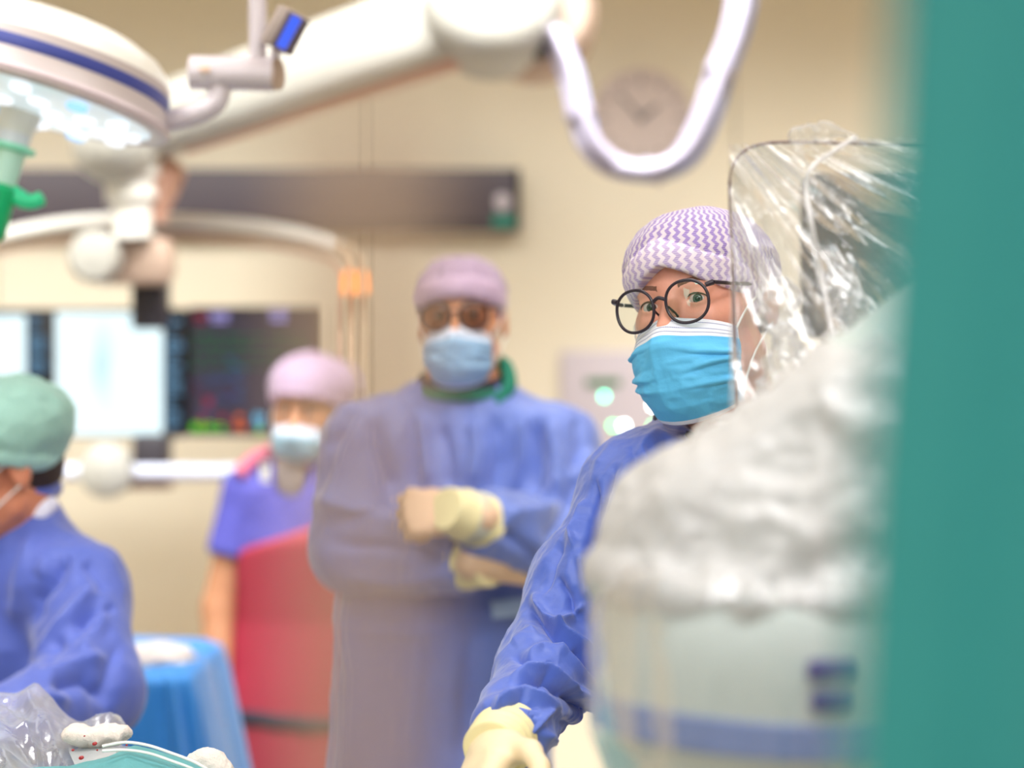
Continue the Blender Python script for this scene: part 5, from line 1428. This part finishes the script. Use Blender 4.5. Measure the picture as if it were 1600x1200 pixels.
def shield():
    Yb = 2.50
    t = thing('clear_shield', 'clear shield plate with thin dark edge, wrapped in shiny crinkled film', 'shield', P(1300, 640, Yb))
    rect = [(1152, 660), (1150, 600), (1147, 500), (1144, 400), (1141, 320), (1141, 278), (1150, 250), (1168, 233), (1192, 225), (1230, 222), (1330, 224), (1430, 227), (1560, 232), (1600, 250), (1612, 290), (1612, 660)]
    path = spline([P(x, y, Yb) for x, y in rect], 6)
    m = MB(); m.tube(path, .0017, 10); m.build('edge_wire', mat('edge_brown', srgb(112, 84, 84), .15), t)
    n = len(path); c = P(1370, 450, Yb)
    vs = [c] + list(path); fs = [(0, 1 + k, 2 + k) for k in range(n - 1)] + [(0, n, 1)]
    o = link_mesh('clear_plate', vs, fs, M_acryl, t, False); md = o.modifiers.new('thickness', 'SOLIDIFY'); md.thickness = .003
    m = MB(); m.box(P(1380, 668, Yb), (.31, .014, .02), bev=.003); m.build('lower_clamp', M_offwhite, t)
    m = MB(); m.tube([P(1560, 668, Yb), P(1560, 1200, Yb) - Vector((0, 0, 1.24))], .012, 14); m.build('support_rod', M_offwhite, t)
    m = MB(); m.lathe([(.16, 0), (.16, .015), (.02, .03), (.012, .05)], Matrix.Translation((P(1560, 0, Yb).x, Yb, 0)), 32); m.build('foot', M_offwhite, t)
    # crinkled film: two layers with ridges fanning from the gathered top
    f0 = np.array((1040., 90.))
    def layer(name, corners, Y0, Y1, amp, seed, m_, nu=300, nv=280):
        (ax, ay), (bx, by), (cx_, cy_), (dx, dy_) = corners   # tl tr br bl in view pixels, as places on the sheet
        def f(U, V):
            px = (ax * (1 - U) + bx * U) * (1 - V) + (dx * (1 - U) + cx_ * U) * V
            py = (ay * (1 - U) + by * U) * (1 - V) + (dy_ * (1 - U) + cy_ * U) * V
            ang = np.arctan2(py - f0[1], px - f0[0]); rad = np.hypot(px - f0[0], py - f0[1]) / 300
            q = np.stack([ang * 9 + seed, rad * 1.1, rad * 0 + seed], -1); q2 = np.stack([px / 60 + seed, py / 60, rad * 0], -1)
            e = np.clip(rad * 2.2, .15, 1)
            disp = amp * e * (ridged(q, 2) - .45) + amp * .10 * (ridged(q2, 2) - .45)
            Yy = Y0 + (Y1 - Y0) * V - disp
            X = (px - 800) / FPX * 2.45; Z = CAMZ - (py - HOR) / FPX * 2.45
            return np.stack([X, Yy, Z], -1)
        return sheet(name, f, nu, nv, m_, t)
    layer('film_front', ((1140, 226), (1440, 212), (1470, 700), (1128, 672)), 2.46, 2.36, .022, 2.0, M_film)
    layer('film_back', ((1165, 232), (1450, 230), (1450, 640), (1150, 640)), 2.56, 2.56, .012, 7.0, M_film)
    # rolled hem crossing the front
    hem = [P(1338, 214, 2.42), P(1300, 238, 2.41), P(1268, 262, 2.40), P(1260, 295, 2.40), P(1268, 350, 2.39), P(1282, 420, 2.39), P(1295, 490, 2.38), P(1308, 560, 2.37), P(1316, 620, 2.37)]
    m = MB(); m.tube(spline(hem, 8), .0026, 10); m.build('film_hem', M_filmhem, t)
    # bunched film along the top and down the middle
    def bunch(name, pts, r, seed, m_=M_film, nz=.016):
        A = [np.array(P(x, y, yy)) for x, y, yy in pts]
        def f(p):
            d = None
            for a, b in zip(A[:-1], A[1:]):
                q = d_cap(p, a, b, r); d = q if d is None else smin(d, q, .01)
            return d
        lo = np.min(A, 0) - r - .03; hi = np.max(A, 0) + r + .03
        cloth(name, f, ((lo[0], hi[0]), (lo[1], hi[1]), (lo[2], hi[2])), .0032, m_, t, noise=((26, nz, (1, 1, 1)), (60, nz * .4, (1, 1, 1))), seed=seed)
    bunch('film_knot', [(1245, 213, 2.46), (1290, 208, 2.44), (1332, 216, 2.44)], .006, 5.0, nz=.013)
    bunch('film_bunch', [(1300, 420, 2.48), (1330, 470, 2.47), (1322, 540, 2.46), (1290, 600, 2.44), (1240, 640, 2.42)], .014, 9.0, M_filmcr, nz=.020)
    t = bpy.data.objects['imaging_machine']
    bunch('film_bunch', [(1215, 470, 2.44), (1235, 540, 2.42), (1208, 640, 2.40), (1165, 672, 2.34), (1118, 698, 2.28), (1072, 738, 2.22), (1012, 785, 2.14), (972, 850, 2.07)], .016, 14.0, M_filmcr, nz=.022)
shield()

def dark_unit():
    Y = 3.45
    a = P(1262, 268, Y); b = P(1560, 530, Y)
    t = thing('equipment_monitor', 'dark equipment housing seen through the film on the clear shield', 'equipment', ((a.x + b.x) / 2, Y + .1, 0))
    m = MB(); m.box(((a.x + b.x) / 2, Y + .06, (a.z + b.z) / 2), (b.x - a.x, .10, a.z - b.z), bev=.02); m.build('housing', mat('dark_green_grey', srgb(44, 50, 48), .7, bump=.03), t)
    m = MB(); m.box(((a.x + b.x) / 2, Y + .008, (a.z + b.z) / 2), (b.x - a.x - .04, .006, a.z - b.z - .04)); m.build('screen', mat('green_black_screen', srgb(30, 48, 46), .75), t)
    m = MB(); m.tube([((a.x + b.x) / 2 + .05, Y + .1, 0.05), ((a.x + b.x) / 2 + .05, Y + .1, b.z)], .03, 16); m.build('stand_pole', M_offwhite, t)
    m = MB(); m.lathe([(.26, 0), (.26, .03), (.05, .06), (.03, .08)], Matrix.Translation(((a.x + b.x) / 2 + .05, Y + .1, 0)), 32); m.build('stand_base', M_offwhite, t)
dark_unit()

def teal_curtain():
    Y = .80
    def fx(U, V):
        zz_ = 2.35 * (1 - V)
        pyv = HOR - (zz_ - CAMZ) / Y * FPX
        edge = np.interp(pyv, [-400, 0, 400, 800, 1200, 2500], [1428, 1420, 1394, 1362, 1340, 1318])
        xe = (edge - 800) / FPX * Y
        X = xe + U * .34
        fold = .020 * np.sin(U * 17 + .6 + .5 * np.sin(V * 5)) + .010 * np.sin(U * 39 + 1 + V * 3) + .006 * np.sin(V * 9 + U * 5)
        return np.stack([X, Y + fold * .8 + U * .08, zz_ + .0 * X], -1)
    o = sheet('teal_curtain', fx, 160, 140, M_teal, None, solid=.0025); tag(o, 'teal green cloth drape hanging close in front along the right edge', 'drape')
    t = thing('curtain_rail', 'metal rail above the frame holding the teal drape', 'rail', (.30, .84, 2.36))
    m = MB(); m.tube([(.08, .80, 2.36), (.50, .89, 2.36)], .009, 12); m.build('rail', M_lilac, t)
    for x, y in ((.10, .804), (.48, .885)):
        m = MB(); m.tube([(x, y, 2.36), (x, y, 3.02)], .005, 8); m.build('hanger', M_lilac, t)
teal_curtain()

def near_pole():
    Y = .45; px = 570
    t = thing('slim_stand', 'slim tan rod standing very close, blurred over the folded-arms person', 'stand', (P(px, 0, Y).x, Y, 0))
    x = P(px, 0, Y).x; zt = P(0, 135, Y).z
    m = MB(); m.lathe([(.0085, .03), (.0085, zt - .006), (.006, zt - .001), (0, zt)], Matrix.Translation((x, Y, 0)), 20); m.build('rod', M_pole, t)
    m = MB(); m.lathe([(.15, 0), (.15, .012), (.02, .025), (.0066, .05)], Matrix.Translation((x, Y, 0)), 32); m.build('foot', M_dark, t)
near_pole()
